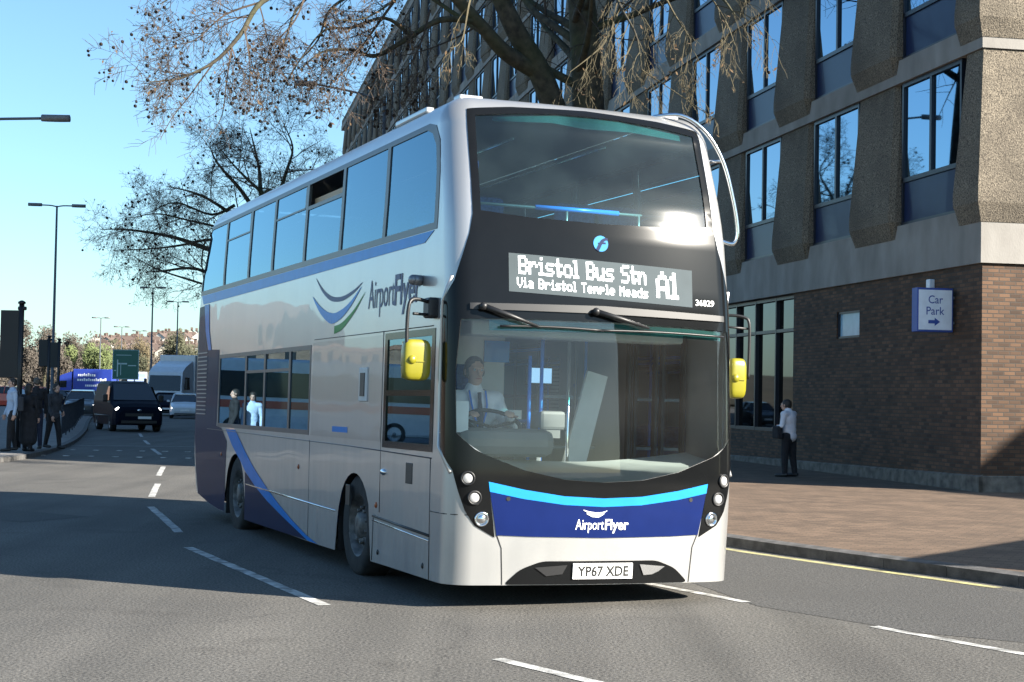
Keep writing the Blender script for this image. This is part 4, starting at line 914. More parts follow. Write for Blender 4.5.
# brick ground floor, in pieces round the openings; outside face at y = -.06
m = MB(); yb = -.06
for s0, s1, z0, z1 in ((0, 5.62, 0, 4.3), (5.62, 6.88, 0, 3.12), (5.62, 6.88, 3.72, 4.3), (6.88, 9.55, 0, 4.3), (9.55, 21.6, 0, .95), (21.6, 60, 0, 4.3), (60, 139, 0, 4.3)): m.box((s0 if s0 else .06, -.5, z0), (s1, yb, z1))
m.box((.06, -F2, 0), (.5, -.5, 4.3))
m.build('brick_wall', MT['brick'], office)
m = MB(); m.box((.045, -F2, 0), (.08, yb + .0, .10)); m.add([(0.03, yb + .05, 0), (0.03, yb + .05, .40), (16, yb + .05, .20), (60, yb + .05, .13), (60, yb + .05, 0), (0.03, yb - .03, 0), (.03, yb - .03, .44), (16, yb - .03, .24), (60, yb - .03, .17), (60, yb - .03, 0)], [(0, 1, 2, 3, 4), (1, 6, 7, 2), (2, 7, 8, 3), (0, 5, 6, 1), (5, 9, 8, 7, 6)])
m.add([(.03, yb + .05, 0), (.03, yb + .05, .40), (.03, -F2, .40), (.03, -F2, 0), (.09, yb, .44), (.09, -F2, .44)], [(0, 3, 2, 1), (1, 2, 5, 4)])
m.build('plinth', MT['plinth'], office, fix=False)
for k in range(8):
    z0, z1 = bandz(k); m = MB(); m.box((0, -.55, z0), (BLEN, 0, z1)); m.box((0, -F2, z0), (.55, -.55, z1))
    m.build('concrete_band', MT['concrete_band'], office)
m = MB(); m.box((0.05, -F2, LV[7]), (BLEN, -.05, LV[7] + .55)); m.build('parapet', MT['aggregate'], office)
m = MB(); m.box((.62, -F2, 4.3), (BLEN, -.62, LV[7] - .1)); m.box((.5, -F2, 0), (BLEN, -.5, 4.3)); m.build('core_wall', MT['darkroom'], office)
# shape of one hanging panel: flares outwards to its foot, then is cut back
def panel_mesh(w, h=2.92, x0=0.0):
    """x from x0 to x0 + w, hangs from z = h down to -.36; returns MB"""
    m = MB(); st = [(h, -.05, .20, .06), (.30, .16, .0, -.02), (.08, .155, .0, -.02), (-.27, .012, .13, .10)]
    rings = []
    for z, y, c0, c1 in st:
        rings.append([V((x0 + c0 - .02, -.12 if z > -.1 else .0, z)), V((x0 + c0, y - .10 if z > -.1 else y - .01, z)), V((x0 + c0 + .12, y, z)), V((x0 + w - c1 - .12, y, z)), V((x0 + w - c1, y - .10 if z > -.1 else y - .01, z)), V((x0 + w - c1 + .02, -.12 if z > -.1 else .0, z))])
    m.loft(rings, closed=True); return m
PX0, PP = 3.58, 4.80
def cam_xy(P):
    w = BB @ V(P); c = cam.matrix_world.inverted() @ w
    if c.z > -1: return None
    return 512 + FPX * c.x / -c.z, 341 - FPX * c.y / -c.z
def seen(s, z):
    q = cam_xy((s, .1, z))
    if q is None: return 0
    inside = (-60 < q[0] < 1090) and (-70 < q[1] < 420) and not (440 < q[0] < 720 and q[1] > 130) and not (q[0] < 440 and q[1] > 95 + (440 - q[0]) * .5 + 40)
    d = (BB @ V((s, 0, z)) - V((0, 0, CAM_H))).length
    return (1000 if inside else 1) / d
slots = [(k, c) for k in range(7) for c in range(28)]
slots.sort(key=lambda q: -seen(PX0 + q[1] * PP + 1, LV[q[0]] + 1.5))
pm = panel_mesh(2.25).build('concrete_panel', MT['aggregate'], office); pme = pm.data
first = True
rest = MB(); restw = MB()
WSH = {}
def window_meshes(parent=None):
    m = MB(); x0, x1 = 0.0, 2.62; y = -.07
    for a, b, z0, z1 in ((x0, x1, .0, .07), (x0, x1, .88, .97), (x0, x1, 2.84, 2.93), (x0, x0 + .07, .07, 2.84), (x1 - .07, x1, .07, 2.84), (1.27, 1.36, .97, 2.84)): m.box((a, y - .08, z0), (b, y, z1))
    f = m.build('window', MT['winframe'], parent)
    m = MB(); m.add([(x0 + .06, y - .05, .96), (1.28, y - .05, .96), (1.28, y - .05, 2.86), (x0 + .06, y - .05, 2.86), (1.35, y - .05, .96), (x1 - .06, y - .05, .96), (x1 - .06, y - .05, 2.86), (1.35, y - .05, 2.86)], [(0, 1, 2, 3), (4, 5, 6, 7)])
    p = m.build('pane', MT['bwin'], f, fix=False)
    m = MB(); m.add([(x0 + .06, y - .04, .06), (x1 - .06, y - .04, .06), (x1 - .06, y - .04, .89), (x0 + .06, y - .04, .89)], [(0, 1, 2, 3)])
    s_ = m.build('spandrel', MT['spandrel'], f, fix=False)
    return f, p, s_
wf, wp, ws_ = window_meshes(office)
def copy_to(o, parent, loc=None):
    c = o.copy(); COL.objects.link(c); c.parent = parent
    if loc is not None: c.location = loc
    return c
random.seed(11)
for n, (k, c) in enumerate(slots):
    s = PX0 + c * PP; z = LV[k]
    wloc = V((s - PP + 2.20, 0, z)) if c > 0 else V((.96, 0, z))
    if n == 0: pm.location = (s, 0, z); wf.location = wloc; continue
    if n < 100:
        copy_to(pm, office, (s, 0, z)); f = copy_to(wf, office, wloc); copy_to(wp, f); copy_to(ws_, f)
    else:
        vs_ = [v.co + V((s, 0, z)) for v in pme.vertices]; rest.add(vs_, [tuple(p.vertices) for p in pme.polygons])
        for src, mi in ((wf, 0), (wp, 1), (ws_, 2)): restw.add([v.co + wloc for v in src.data.vertices], [tuple(p.vertices) for p in src.data.polygons], mi)
o = rest.build('concrete_panel', MT['aggregate'], office, fix=False); o['kind'] = 'stuff'
o = restw.build('window', [MT['winframe'], MT['bwin'], MT['spandrel']], office, fix=False); o['kind'] = 'stuff'
# corner panels wrap on to the sunlit end wall
for k in range(7):
    m = MB(); rings = []
    for z, o_, cc in ((2.92, -.04, .80), (.30, .13, 1.0), (.08, .125, 1.0), (-.27, .012, .88)):
        zz = LV[k] + z; b = -.0 if z < -.1 else -.12
        rings.append([V((cc + .05, b, zz)), V((cc, o_ - .08 if z > -.1 else o_ - .01, zz)), V((cc - .12, o_, zz)), V((-o_, o_, zz)), V((-o_, -4.6, zz)), V((-o_ + .08, -4.72, zz)), V((.12, -4.76, zz)), V((.12, b, zz))])
    m.loft(rings); m.build('corner_panel', MT['aggregate'], office)
    # windows and panels further along the end wall
    for j in range(2):
        yy = -4.8 - j * 4.8
        q = Matrix.Rotation(R(90), 4, 'Z'); q.translation = V((0, yy - 2.62, LV[k]))
        f = copy_to(wf, office); f.matrix_local = q; copy_to(wp, f); copy_to(ws_, f)
        q = Matrix.Rotation(R(90), 4, 'Z'); q.translation = V((0, yy - 4.75, LV[k])); p = copy_to(pm, office); p.matrix_local = q
# ground-floor glazing
m = MB(); xs = [9.55 + 1.5 * i for i in range(9)]
for x in xs: m.box((x - .035, -.30, .95), (x + .035, -.16, 4.28))
for z0, z1 in ((.95, 1.03), (3.40, 3.48), (4.2, 4.28)): m.box((9.55, -.298, z0), (21.6, -.165, z1))
lf = m.build('shopfront_window', MT['winframe'], office)
m = MB(); m.add([(9.55, -.26, .98), (21.6, -.26, .98), (21.6, -.26, 4.24), (9.55, -.26, 4.24)], [(0, 1, 2, 3)]); m.build('pane', MT['shopglass'], lf, fix=False)
m = MB()
for a, b, z0, z1 in ((5.62, 6.88, 3.12, 3.17), (5.62, 6.88, 3.67, 3.72), (5.62, 5.67, 3.17, 3.67), (6.83, 6.88, 3.17, 3.67)): m.box((a, -.16, z0), (b, -.09, z1))
sw = m.build('small_window', MT['winframe'], office)
m = MB(); m.add([(5.65, -.13, 3.15), (6.85, -.13, 3.15), (6.85, -.13, 3.69), (5.65, -.13, 3.69)], [(0, 1, 2, 3)]); m.build('pane', plain('frosted_pane', (.28, .46, .58), .12), sw, fix=False)
m = MB(); m.box((1.98, -.06, 3.95), (2.14, .06, 4.13), bevel=.02); m.cyl((2.06, .0, 3.7), (2.06, -.02, 3.95), .012, 6); m.build('wall_light', MT['signface'], office)
# car park sign: a box standing out from the wall, reading towards the viewer
psg = empty('car_park_sign', mat=BB @ (Matrix.Translation((1.05, .0, 3.06)) @ Matrix.Scale(.79, 4)))
tag(psg, 'blue edged illuminated style box sign reading Car Park with an arrow, on dark brick wall', 'sign')
D = (V((0, 0, 0)))
def sgn(x, y, z): return (x, y, z)
# the face looks back along the wall (-x) turned a little towards the road
qs = Matrix.Rotation(R(-24), 4, 'Z')
m = MB(); m.box((-.0, .02, 0), (.30, .94, 1.05), bevel=.012, mat=None); bx_ = m.build('box', MT['signblue'], psg)
m = MB(); m.box((-.012, .06, .05), (-.004, .905, 1.0)); fc = m.build('sign_face', MT['signface'], psg)
def sign_text(body, h, w, y0, z0):
    vs_, fs_ = text2d(body, h, w, .006); me = bpy.data.meshes.new('lettering'); me.from_pydata([(-.0145, y0 - x, z0 + y) for x, y in vs_], [], fs_); me.materials.append(MT['signblue']); return link_mesh('lettering', me, fc)
sign_text('Car', .19, .37, .66, .68); sign_text('Park', .19, .46, .71, .41)
m = MB(); pts = [(.66, .20), (.66, .28), (.50, .28), (.50, .34), (.36, .24), (.50, .14), (.50, .20)]
m.add([(-.0145, y, z) for y, z in pts], [tuple(range(7))]); m.build('arrow', MT['signblue'], fc, fix=False)
m = MB(); m.box((.1, -.07, .2), (.2, .03, .26)); m.box((.1, -.07, .8), (.2, .03, .86)); m.build('bracket', MT['steel'], psg)

# ------------------------------------------------------------------ buildings across the junction (beyond the frame; seen in the bus's glass, or added to cast shade)
def block(name, label, poly, h, mat, roofmat, gable=False):
    c = V((sum(p[0] for p in poly) / len(poly), sum(p[1] for p in poly) / len(poly))); t = empty(name, (c.x, c.y, 0)); tag(t, label, 'building')
    L = [(p[0] - c.x, p[1] - c.y) for p in poly]
    m = MB(); m.prism(L, lambda a, b: V((a, b, 0)), lambda a, b: V((a, b, h))); m.build('wall', mat, t)
    m = MB()
    if gable:
        a, b, c_, d = [V((*p, h)) for p in L]; rh = gable; r0 = (a + d) / 2 + V((0, 0, rh)); r1 = (b + c_) / 2 + V((0, 0, rh)); m.add([a, b, c_, d, r0, r1], [(0, 1, 5, 4), (2, 3, 4, 5), (0, 4, 3), (1, 2, 5)])
    else: m.prism([(x * 1.02, y * 1.02) for x, y in L], lambda a, b: V((a, b, h)), lambda a, b: V((a, b, h + .4)))
    m.build('roof', roofmat, t)
    return t, L
TILE = noise_mat('brown_tiles', (.10, .06, .045), (.17, .10, .07), 6, .9)
BR2 = brick_mat('red_brown_brick', (.10, .068, .048), (.135, .092, .064), (.11, .09, .075), .225, .075, .012, 'wall')
def row(p0, dirv, widths, depth, seed):
    random.seed(seed); x = V(p0); d = V(dirv).normalized(); n = V((-d.y, d.x))
    kinds = ['tall', 'low gabled', 'wide', 'narrow']
    for i, (w, h, gb) in enumerate(widths):
        a = x; b = x + d * w; q = [tuple(a), tuple(b), tuple(b + n * depth), tuple(a + n * depth)]
        lab = ['%s brick warehouse in the row across the junction, mirrored in the bus side' % k for k in ('First low', 'Second tall', 'Third gabled', 'Fourth wide', 'Fifth flat roofed', 'Sixth narrow', 'Seventh long')][i]
        t, L = block('brick_warehouse', lab, q, h, BR2, TILE, gb); t['group'] = 'warehouses across the junction'
        for k in range(max(1, int(w / 3.2))):
            for z in (1.2, 4.4):
                if z + 2 > h: continue
                u = (k + .5) * 3.2; c = V(L[0]) + d * u - n * .03; m = MB()
                P = [c - d * .6, c + d * .6]; m.add([(P[0].x, P[0].y, z), (P[1].x, P[1].y, z), (P[1].x, P[1].y, z + 1.7), (P[0].x, P[0].y, z + 1.7)], [(0, 1, 2, 3)]); m.build('window', MT['carglass'], t, fix=False)
        x = b + d * .4
row((-100, 44), (.30, .95), [(16, 7.0, 3.2), (12, 9.0, 2.8), (18, 6.0, 2.2), (14, 9.5, 3.4), (20, 6.4, 0), (10, 8.6, 3.0), (20, 6.6, 3.6)], 12, 4)
SHADE = [(11.0, 13.4), (17.5, 21.6), (24, 16.5), (17.6, 8.2)]
block('flat_roofed_annexe', 'Grey brick annexe with a flat roof beside the pavement, right of the view', SHADE, 3.6, BR2, MT['concrete_band'])  # unseen block, added so that its roof corner shades the pavement
block('corner_office', 'Tall pale concrete building right of the view that shades the foot of the end wall', [(31.5, 16.5), (28, 24), (35, 28), (39, 20)], 12.3, MT['concrete_band'], MT['concrete_band'])  # unseen block, sized and placed only to shade the end wall's foot

block('shaded_office', 'Dark office building behind the viewer, mirrored in the right of the windscreen', [(38.6, -1.5), (31.7, -12.7), (45, -22), (52, -10)], 13.0, MT['aggregate'], MT['concrete_band'])

# ================================================================== TREES
def px_pt(px, py, Y):
    d = _fw * FPX + _r2 * (px - 512) - _u2 * (py - 341); return V((0, 0, CAM_H)) + d * (Y / d.y)
def wander(p, d, L, n, wob, grav, rnd):
    pts = [p.copy()]; d = d.normalized()
    for i in range(n):
        d = (d + V((rnd.uniform(-1, 1), rnd.uniform(-1, 1), rnd.uniform(-1, 1))) * wob + V((0, 0, -grav))).normalized(); p = p + d * (L / n); pts.append(p)
    return pts
class Tree:
    def __init__(s, seed): s.rnd = random.Random(seed); s.wood = MB(); s.tw = MB(); s.balls = MB(); s.leaf = MB()
    def ball(s, p, r):
        r *= s.rnd.uniform(.7, 1.25)
        V6 = [V((r, 0, 0)), V((-r, 0, 0)), V((0, r, 0)), V((0, -r, 0)), V((0, 0, r)), V((0, 0, -r))]
        s.balls.add([p + q for q in V6] + [p + V((a, b, c)) * r * .68 for a in (1, -1) for b in (1, -1) for c in (1, -1)],
                    [(0, 2, 6), (2, 4, 6), (4, 0, 6), (0, 7, 2), (2, 7, 5), (5, 7, 0), (0, 4, 8), (4, 3, 8), (3, 0, 8), (0, 3, 9), (3, 5, 9), (5, 0, 9), (1, 10, 2), (2, 10, 4), (4, 10, 1), (1, 2, 11), (2, 5, 11), (5, 1, 11), (1, 4, 12), (4, 3, 12), (3, 1, 12), (1, 13, 3), (3, 13, 5), (5, 13, 1)], 0, True)
    def bud(s, p, r):
        a = V((s.rnd.uniform(-1, 1), s.rnd.uniform(-1, 1), s.rnd.uniform(-1, 1))).normalized(); b = a.orthogonal().normalized(); r *= s.rnd.uniform(.6, 1.3)
        s.leaf.add([p, p + a * r + b * r * .5, p + a * 1.9 * r, p + a * r - b * r * .5], [(0, 1, 2, 3)])
    def branch(s, pts, r0, r1, level, nsub, Lsub, grav, ballp=0.0, budp=0.0, spread=1.0, ballr=.02, tmin=.25, fine=3):
        n = len(pts); rad = [r0 + (r1 - r0) * (i / (n - 1)) for i in range(n)]
        (s.wood if r0 > .035 else s.tw).tube(pts, rad, 7 if r0 > .1 else (5 if r0 > .03 else fine), 0, False)
        if level <= 0:
            if s.rnd.random() < ballp:
                q = pts[-1] - V((0, 0, s.rnd.uniform(.03, .12))); s.tw.tube([pts[-1], q], .003, 3, 0, False); s.ball(q, ballr)
            for p in pts[1:]:
                if s.rnd.random() < budp: s.bud(p, .05)
            return
        for k in range(nsub):
            u = tmin + (1 - tmin) * (k + s.rnd.random()) / nsub; i = min(int(u * (n - 1)), n - 2); p = pts[i].lerp(pts[i + 1], u * (n - 1) - i)
            t = (pts[i + 1] - pts[i]).normalized(); side = V((s.rnd.uniform(-1, 1), s.rnd.uniform(-1, 1), s.rnd.uniform(-1, 1))); side = (side - t * side.dot(t))
            side = side.normalized() if side.length > 1e-3 else t.orthogonal()
            L = Lsub * s.rnd.uniform(.55, 1.3) * (1.15 - .5 * u); rr = min((r0 + (r1 - r0) * u) * .62, L * .015)
            q = wander(p, t * .65 + side * spread, L, 5 if level > 1 else 4, .16, grav, s.rnd)
            s.branch(q, max(rr, .0045), max(rr * .35, .0035), level - 1, max(3, int(nsub * .8)), Lsub * .48, grav, ballp, budp, spread, ballr, .2, fine)
def finish_tree(T, name, label, cat, group=None, twig='twig', leaf='leafbrown', base=(0, 0, 0)):
    r = empty(name, base); tag(r, label, cat, group); b = V(base)
    for mb_, nm, mt in ((T.wood, 'trunk', 'bark'), (T.tw, 'crown', twig), (T.balls, 'seed_balls', 'seed'), (T.leaf, 'buds', leaf)):
        if mb_.v:
            mb_.v = [tuple(V(p) - b) for p in mb_.v]; o = mb_.build(nm, MT[mt], r, fix=False)
            if nm in ('seed_balls', 'buds'): o['kind'] = 'stuff'
    return r
# --- big plane tree standing on the pavement behind the bus
T = Tree(5)
base = V((1.75, 39.0, KH))
trunk = catmull([base, base + V((-.02, 0, 1.2)), base + V((.05, 0, 5)), base + V((.0, -.1, 8.5)), base + V((-.25, -.2, 11.5)), base + V((-.7, -.3, 15)), base + V((-.9, -.2, 20))], 4)
T.wood.tube(trunk, list(np.interp(np.linspace(0, 1, len(trunk)), [0, .06, .3, .6, 1], [.72, .52, .46, .36, .10])), 12, 0, False)
rl = T.rnd
def limb(pp, r0, r1, nsub, L, level=3, **k): T.branch(catmull(pp, 5), r0, r1, level, nsub, L, k.pop('grav', .10), **k)
fork = base + V((.02, 0, 7.6))
# leaning second stem
stem = catmull([base + V((-.1, 0, 6.4)), px_pt(545, 85, 38.6), px_pt(515, 30, 38.2), px_pt(488, -30, 37.8), px_pt(450, -120, 37)], 5)
T.wood.tube(stem, list(np.linspace(.34, .15, len(stem))), 9, 0, False)
stem3 = catmull([px_pt(535, 70, 38.5), px_pt(505, 52, 38), px_pt(478, 22, 37.5), px_pt(440, -20, 37)], 5)
T.wood.tube(stem3, list(np.linspace(.22, .12, len(stem3))), 8, 0, False)
# limbs reaching left over the road, hanging twigs with seed balls
B = dict(ballp=.085, budp=.03, ballr=.033, grav=.09)
limb([px_pt(440, -20, 37), px_pt(380, -38, 36), px_pt(310, -18, 35), px_pt(262, 2, 34.5), px_pt(240, 35, 34), px_pt(214, 62, 33.8), px_pt(180, 78, 33.5), px_pt(150, 82, 33.2)], .10, .012, 14, 1.5, tmin=.35, **B)
limb([px_pt(300, -16, 35), px_pt(240, -30, 34.5), px_pt(190, -12, 34), px_pt(160, 4, 33.8)], .06, .01, 7, 1.2, **B)
limb([px_pt(478, 22, 37.5), px_pt(440, 20, 36.8), px_pt(405, 40, 36), px_pt(375, 56, 35.5), px_pt(352, 50, 35), px_pt(322, 52, 34.6), px_pt(300, 70, 34.2)], .085, .012, 12, 1.25, **B)
limb([px_pt(410, 35, 36), px_pt(385, 18, 35.7), px_pt(350, 28, 35.2), px_pt(325, 30, 35), px_pt(300, 60, 34.6), px_pt(278, 98, 34.4)], .05, .008, 9, 1.0, **B)
limb([px_pt(400, -35, 36.4), px_pt(360, -10, 36), px_pt(330, 10, 35.5), px_pt(318, 40, 35.2), px_pt(300, 60, 35)], .055, .01, 8, 1.1, **B)
limb([px_pt(345, -30, 36), px_pt(300, 5, 35.6), px_pt(285, 40, 35.4), px_pt(268, 70, 35)], .045, .008, 8, 1.0, **B)
limb([px_pt(232, 45, 34), px_pt(226, 85, 33.8), px_pt(222, 115, 33.6), px_pt(208, 140, 33.4)], .022, .006, 8, .75, level=2, tmin=.1, **B)
limb([px_pt(214, 62, 33.8), px_pt(190, 95, 33.6), px_pt(172, 118, 33.5), px_pt(160, 140, 33.4)], .022, .006, 8, .8, level=2, tmin=.1, **B)
limb([px_pt(245, 30, 34), px_pt(250, 70, 33.9), px_pt(248, 105, 33.8)], .022, .006, 8, .75, level=2, tmin=.1, **B)
for pp, r0 in (([px_pt(470, -45, 36.5), px_pt(430, -25, 35.5), px_pt(395, 0, 35), px_pt(365, 18, 34.6), px_pt(335, 20, 34.2)], .05), ([px_pt(395, 0, 35), px_pt(370, 35, 34.8), px_pt(345, 70, 34.5), px_pt(330, 85, 34.3)], .035), ([px_pt(310, -18, 35), px_pt(295, 20, 34.8), px_pt(270, 50, 34.6), px_pt(262, 85, 34.4)], .03), ([px_pt(262, 2, 34.5), px_pt(225, 15, 34.3), px_pt(195, 40, 34), px_pt(170, 45, 33.8)], .03), ([px_pt(430, 10, 36.5), px_pt(420, 45, 36), px_pt(405, 70, 35.6), px_pt(385, 85, 35.3)], .03)):
    limb(pp, r0, .007, 11, 1.2, **B)
# twigs hanging in front of the office block, budding green
G = dict(ballp=.04, budp=.22, grav=.16)
nright = T.tw
Tg = Tree(8)
def limbg(pp, r0, r1, nsub, L, level=3): Tg.branch(catmull(pp, 5), r0, r1, level, max(5, int(nsub * .8)), L * 1.2, .22, .01, .05, .7, .03, .2)
limbg([px_pt(575, 20, 38.6), px_pt(600, -40, 35), px_pt(650, -35, 31.5), px_pt(710, -12, 30.6), px_pt(735, 15, 30.2)], .10, .015, 9, 1.5)
limbg([px_pt(600, -40, 35), px_pt(620, 5, 31.6), px_pt(636, 35, 31), px_pt(642, 70, 30.6)], .04, .008, 10, 1.0)
limbg([px_pt(650, -35, 31.5), px_pt(672, 10, 31), px_pt(690, 40, 30.6), px_pt(690, 60, 30.4)], .03, .008, 9, .9)
limbg([px_pt(620, 5, 31.6), px_pt(606, 40, 31.2), px_pt(592, 55, 31), px_pt(570, 72, 30.8)], .03, .006, 8, .8)
limbg([px_pt(700, -20, 30.8), px_pt(725, 20, 30.3), px_pt(735, 45, 30)], .025, .006, 8, .8)
limbg([px_pt(480, -30, 35), px_pt(470, 0, 33), px_pt(462, 40, 32.4), px_pt(450, 48, 32.2)], .03, .006, 8, .7)
limbg([px_pt(642, 70, 30.6), px_pt(690, 102, 30.2), px_pt(712, 118, 30)], .012, .005, 5, .5, 2)
limbg([px_pt(636, 35, 31), px_pt(622, 70, 30.8), px_pt(632, 95, 30.6)], .02, .005, 6, .5, 2)
# rest of the crown above the picture, casting shade
Tc = Tree(21)
for k in range(16):
    a = k * 2.4; z = rl.uniform(9, 17); p = base + V((-.3, -.1, z)); d = V((math.cos(a), math.sin(a), .55)); pts = wander(p, d, rl.uniform(4, 7), 6, .12, .0, rl)
    Tc.branch(pts, .11, .02, 2, 7, 1.8, .03, 0, .05)
for o_ in (Tg, Tc): T.wood.add(o_.wood.v, o_.wood.f, 0, True)
T.tw.add(Tc.tw.v, Tc.tw.f); T.balls.add(Tg.balls.v, Tg.balls.f, 0, True); T.leaf.add(Tc.leaf.v, Tc.leaf.f)
bigtree = finish_tree(T, 'plane_tree', 'large bare plane tree leaning over the road behind the bus, hung with round seed balls', 'tree', base=tuple(base))
for mb_, nm, mt in ((Tg.tw, 'crown', 'twig_olive'), (Tg.leaf, 'buds', 'leafbrown')):
    mb_.v = [tuple(V(p) - base) for p in mb_.v]; o = mb_.build(nm, MT[mt], bigtree, fix=False)
    if nm == 'buds': o['kind'] = 'stuff'
# --- second tree further up the pavement
T = Tree(31); rl = T.rnd; base = V((-8.2, 61.0, KH))
def q2(px, py): return px_pt(px, py, 61.0)
tr = catmull([base, base + V((.02, 0, 1.5)), base + V((-.15, 0, 3.8)), base + V((-.3, 0, 5.5)), q2(268, 190)], 4)
T.wood.tube(tr, list(np.linspace(.42, .16, len(tr))), 9, 0, False)

for pp, r0 in (([q2(290, 285), q2(245, 262), q2(205, 248), q2(170, 236), q2(135, 232), q2(108, 232)], .15), ([q2(285, 300), q2(240, 290), q2(200, 270), q2(165, 272), q2(140, 270)], .11), ([q2(288, 270), q2(255, 238), q2(232, 215), q2(200, 195), q2(165, 185)], .15),
               ([q2(285, 255), q2(262, 222), q2(240, 190), q2(220, 165), q2(205, 140)], .14), ([q2(280, 235), q2(262, 200), q2(256, 165), q2(250, 128)], .15), ([q2(275, 210), q2(285, 175), q2(290, 145), q2(282, 122)], .10), ([q2(270, 200), q2(240, 172), q2(222, 150)], .08),
               ([q2(260, 296), q2(225, 290), q2(190, 280), q2(160, 270), q2(130, 255)], .07), ([q2(275, 250), q2(300, 215), q2(315, 190), q2(308, 165)], .09), ([q2(250, 250), q2(215, 240), q2(180, 245), q2(150, 250), q2(118, 252)], .08), ([q2(265, 215), q2(235, 228), q2(195, 222), q2(160, 215), q2(125, 215)], .07), ([q2(235, 205), q2(212, 215), q2(180, 205), q2(150, 212)], .07)):
    pp = [V((p.x, p.y + rl.uniform(-1.6, 1.6) * i / len(pp), p.z)) for i, p in enumerate(pp)]
    T.branch(catmull(pp, 4), r0, .012, 4, 9, 1.95, .012, .012, .03, .85, .045, .2)
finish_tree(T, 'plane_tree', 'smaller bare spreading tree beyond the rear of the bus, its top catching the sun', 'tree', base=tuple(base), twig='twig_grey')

# ------------------------------------------------------------------ far woods, hill and town
def hill_h(x, y):
    r = max(0, (y - 300) / 500); h = 1.73 + 30 * min(1, r) ** 1.3
    return h * (0.72 + .28 * math.sin(x * .006 + 1.2)) + 2.5 * math.sin(x * .021 + y * .013) - .5
m = MB(); nx, ny = 50, 26; xs_ = np.linspace(-700, 350, nx); ys_ = np.linspace(330, 1100, ny)
m.add([(x, y, hill_h(x, y) - (3 if j == 0 else 0)) for j, y in enumerate(ys_) for x in xs_], [(j * nx + i, j * nx + i + 1, (j + 1) * nx + i + 1, (j + 1) * nx + i) for j in range(ny - 1) for i in range(nx - 1)], 0, True)
hl = m.build('hill', noise_mat('hill_cover', (.05, .05, .03), (.10, .088, .06), .03, .95, c2=(.075, .065, .048), scale2=.1, amt2=.8)); hl['kind'] = 'structure'
FOL = [noise_mat('bare_wood_%s' % n, a, b, .4, .95) for n, a, b in (('brown', (.055, .046, .038), (.10, .085, .068)), ('olive', (.055, .06, .035), (.10, .10, .06)), ('pale_green', (.095, .125, .045), (.16, .19, .075)), ('ochre', (.095, .075, .042), (.15, .12, .068)))]
def leafy(m, c, rad, n, size, rnd, hollow=.5):
    lobes = [(V((rnd.gauss(0, .45), rnd.gauss(0, .45), rnd.gauss(0, .38))), rnd.uniform(.35, .6)) for _ in range(9)]
    for _ in range(n):
        lo, lr = rnd.choice(lobes); d = V((rnd.gauss(0, 1), rnd.gauss(0, 1), rnd.gauss(0, 1))).normalized() * lr * rnd.uniform(hollow, 1.0); q = lo + d
        p = V((c[0] + q.x * rad[0], c[1] + q.y * rad[1], c[2] + q.z * rad[2])); a = V((rnd.gauss(0, 1), rnd.gauss(0, 1), rnd.gauss(0, 1))).normalized(); b = a.orthogonal().normalized(); s = size * rnd.uniform(.5, 1.5)
        m.add([p - a * s, p + b * s * .5, p + a * s, p - b * s * .5], [(0, 1, 2, 3)])
rnd = random.Random(77)
def far_tree(px, py_top, Y, wpx, mi, label, name='broad_tree', n=1500, bare=False):
    top = px_pt(px, py_top, Y); h = top.z; w = wpx / FPX * Y / 2; r = empty(name, (top.x, Y, 0)); tag(r, label, 'tree', 'trees beyond the junction')
    m = MB(); m.tube([(0, 0, -1), (.1, 0, h * .35), (0, 0, h * .75)], [.028 * h, .022 * h, .008 * h], 7); 
    for k in range(7):
        a = k * 2.4; m.tube([(0, 0, h * (.25 + .05 * k)), (math.cos(a) * w * .5, math.sin(a) * w * .4, h * (.5 + .06 * k))], [.012 * h, .004 * h], 5)
    m.build('trunk', MT['bark'], r)
    m = MB(); leafy(m, (0, 0, h * .60), (w * .95, w * .8, h * .42), n * 4, h * .014, rnd, .15); m.build('crown', FOL[mi], r, fix=False)
far_tree(90, 332, 230, 44, 2, 'pale green rounded tree coming into leaf behind the blue lorry', n=2600)
far_tree(118, 336, 250, 30, 3, 'ochre budding tree behind the green direction sign')
far_tree(139, 341, 255, 30, 3, 'low ochre tree right of the green direction sign')
far_tree(168, 337, 240, 36, 1, 'olive tree rising behind the white lorry cab', n=1800)
far_tree(190, 330, 235, 34, 1, 'darker olive tree beside the rear of the bus', n=1800)
far_tree(70, 328, 240, 30, 0, 'brown leafless tree behind the tall lamp column')
far_tree(45, 330, 210, 38, 0, 'brown leafless tree behind the pair of traffic signals', n=1800)
far_tree(20, 327, 200, 44, 0, 'broad brown leafless tree behind the large traffic signal', n=2000)
far_tree(-8, 330, 195, 40, 0, 'brown leafless tree at the edge of the view, beyond the pedestrians', n=1800)
m = MB()
for k in range(46):
    px = rnd.uniform(-60, 215); Y = rnd.uniform(270, 330); top = px_pt(px, rnd.uniform(338, 352) + max(0, px - 100) * .05, Y); h = top.z; leafy(m, (top.x, Y, h * .5), (rnd.uniform(5, 9), 4, h * .5), 1500, .26, rnd, .1)
o = m.build('distant_woods', FOL[0], fix=False); tag(o, kind='stuff')
m = MB()
for k in range(34):
    px = rnd.uniform(60, 215); Y = rnd.uniform(420, 640); p = px_pt(px, 350, Y); g = hill_h(p.x, Y); leafy(m, (p.x, Y, g + 3), (rnd.uniform(5, 10), 5, rnd.uniform(3, 5)), 500, .5, rnd, .1)
o = m.build('hillside_trees', FOL[1], fix=False); tag(o, kind='stuff')
HW = [plain('render_%s' % n, c, .8) for n, c in (('cream', (.42, .39, .33)), ('white', (.5, .49, .46)), ('brick', (.26, .15, .11)))]
HR = plain('town_roof', (.12, .085, .07), .8)
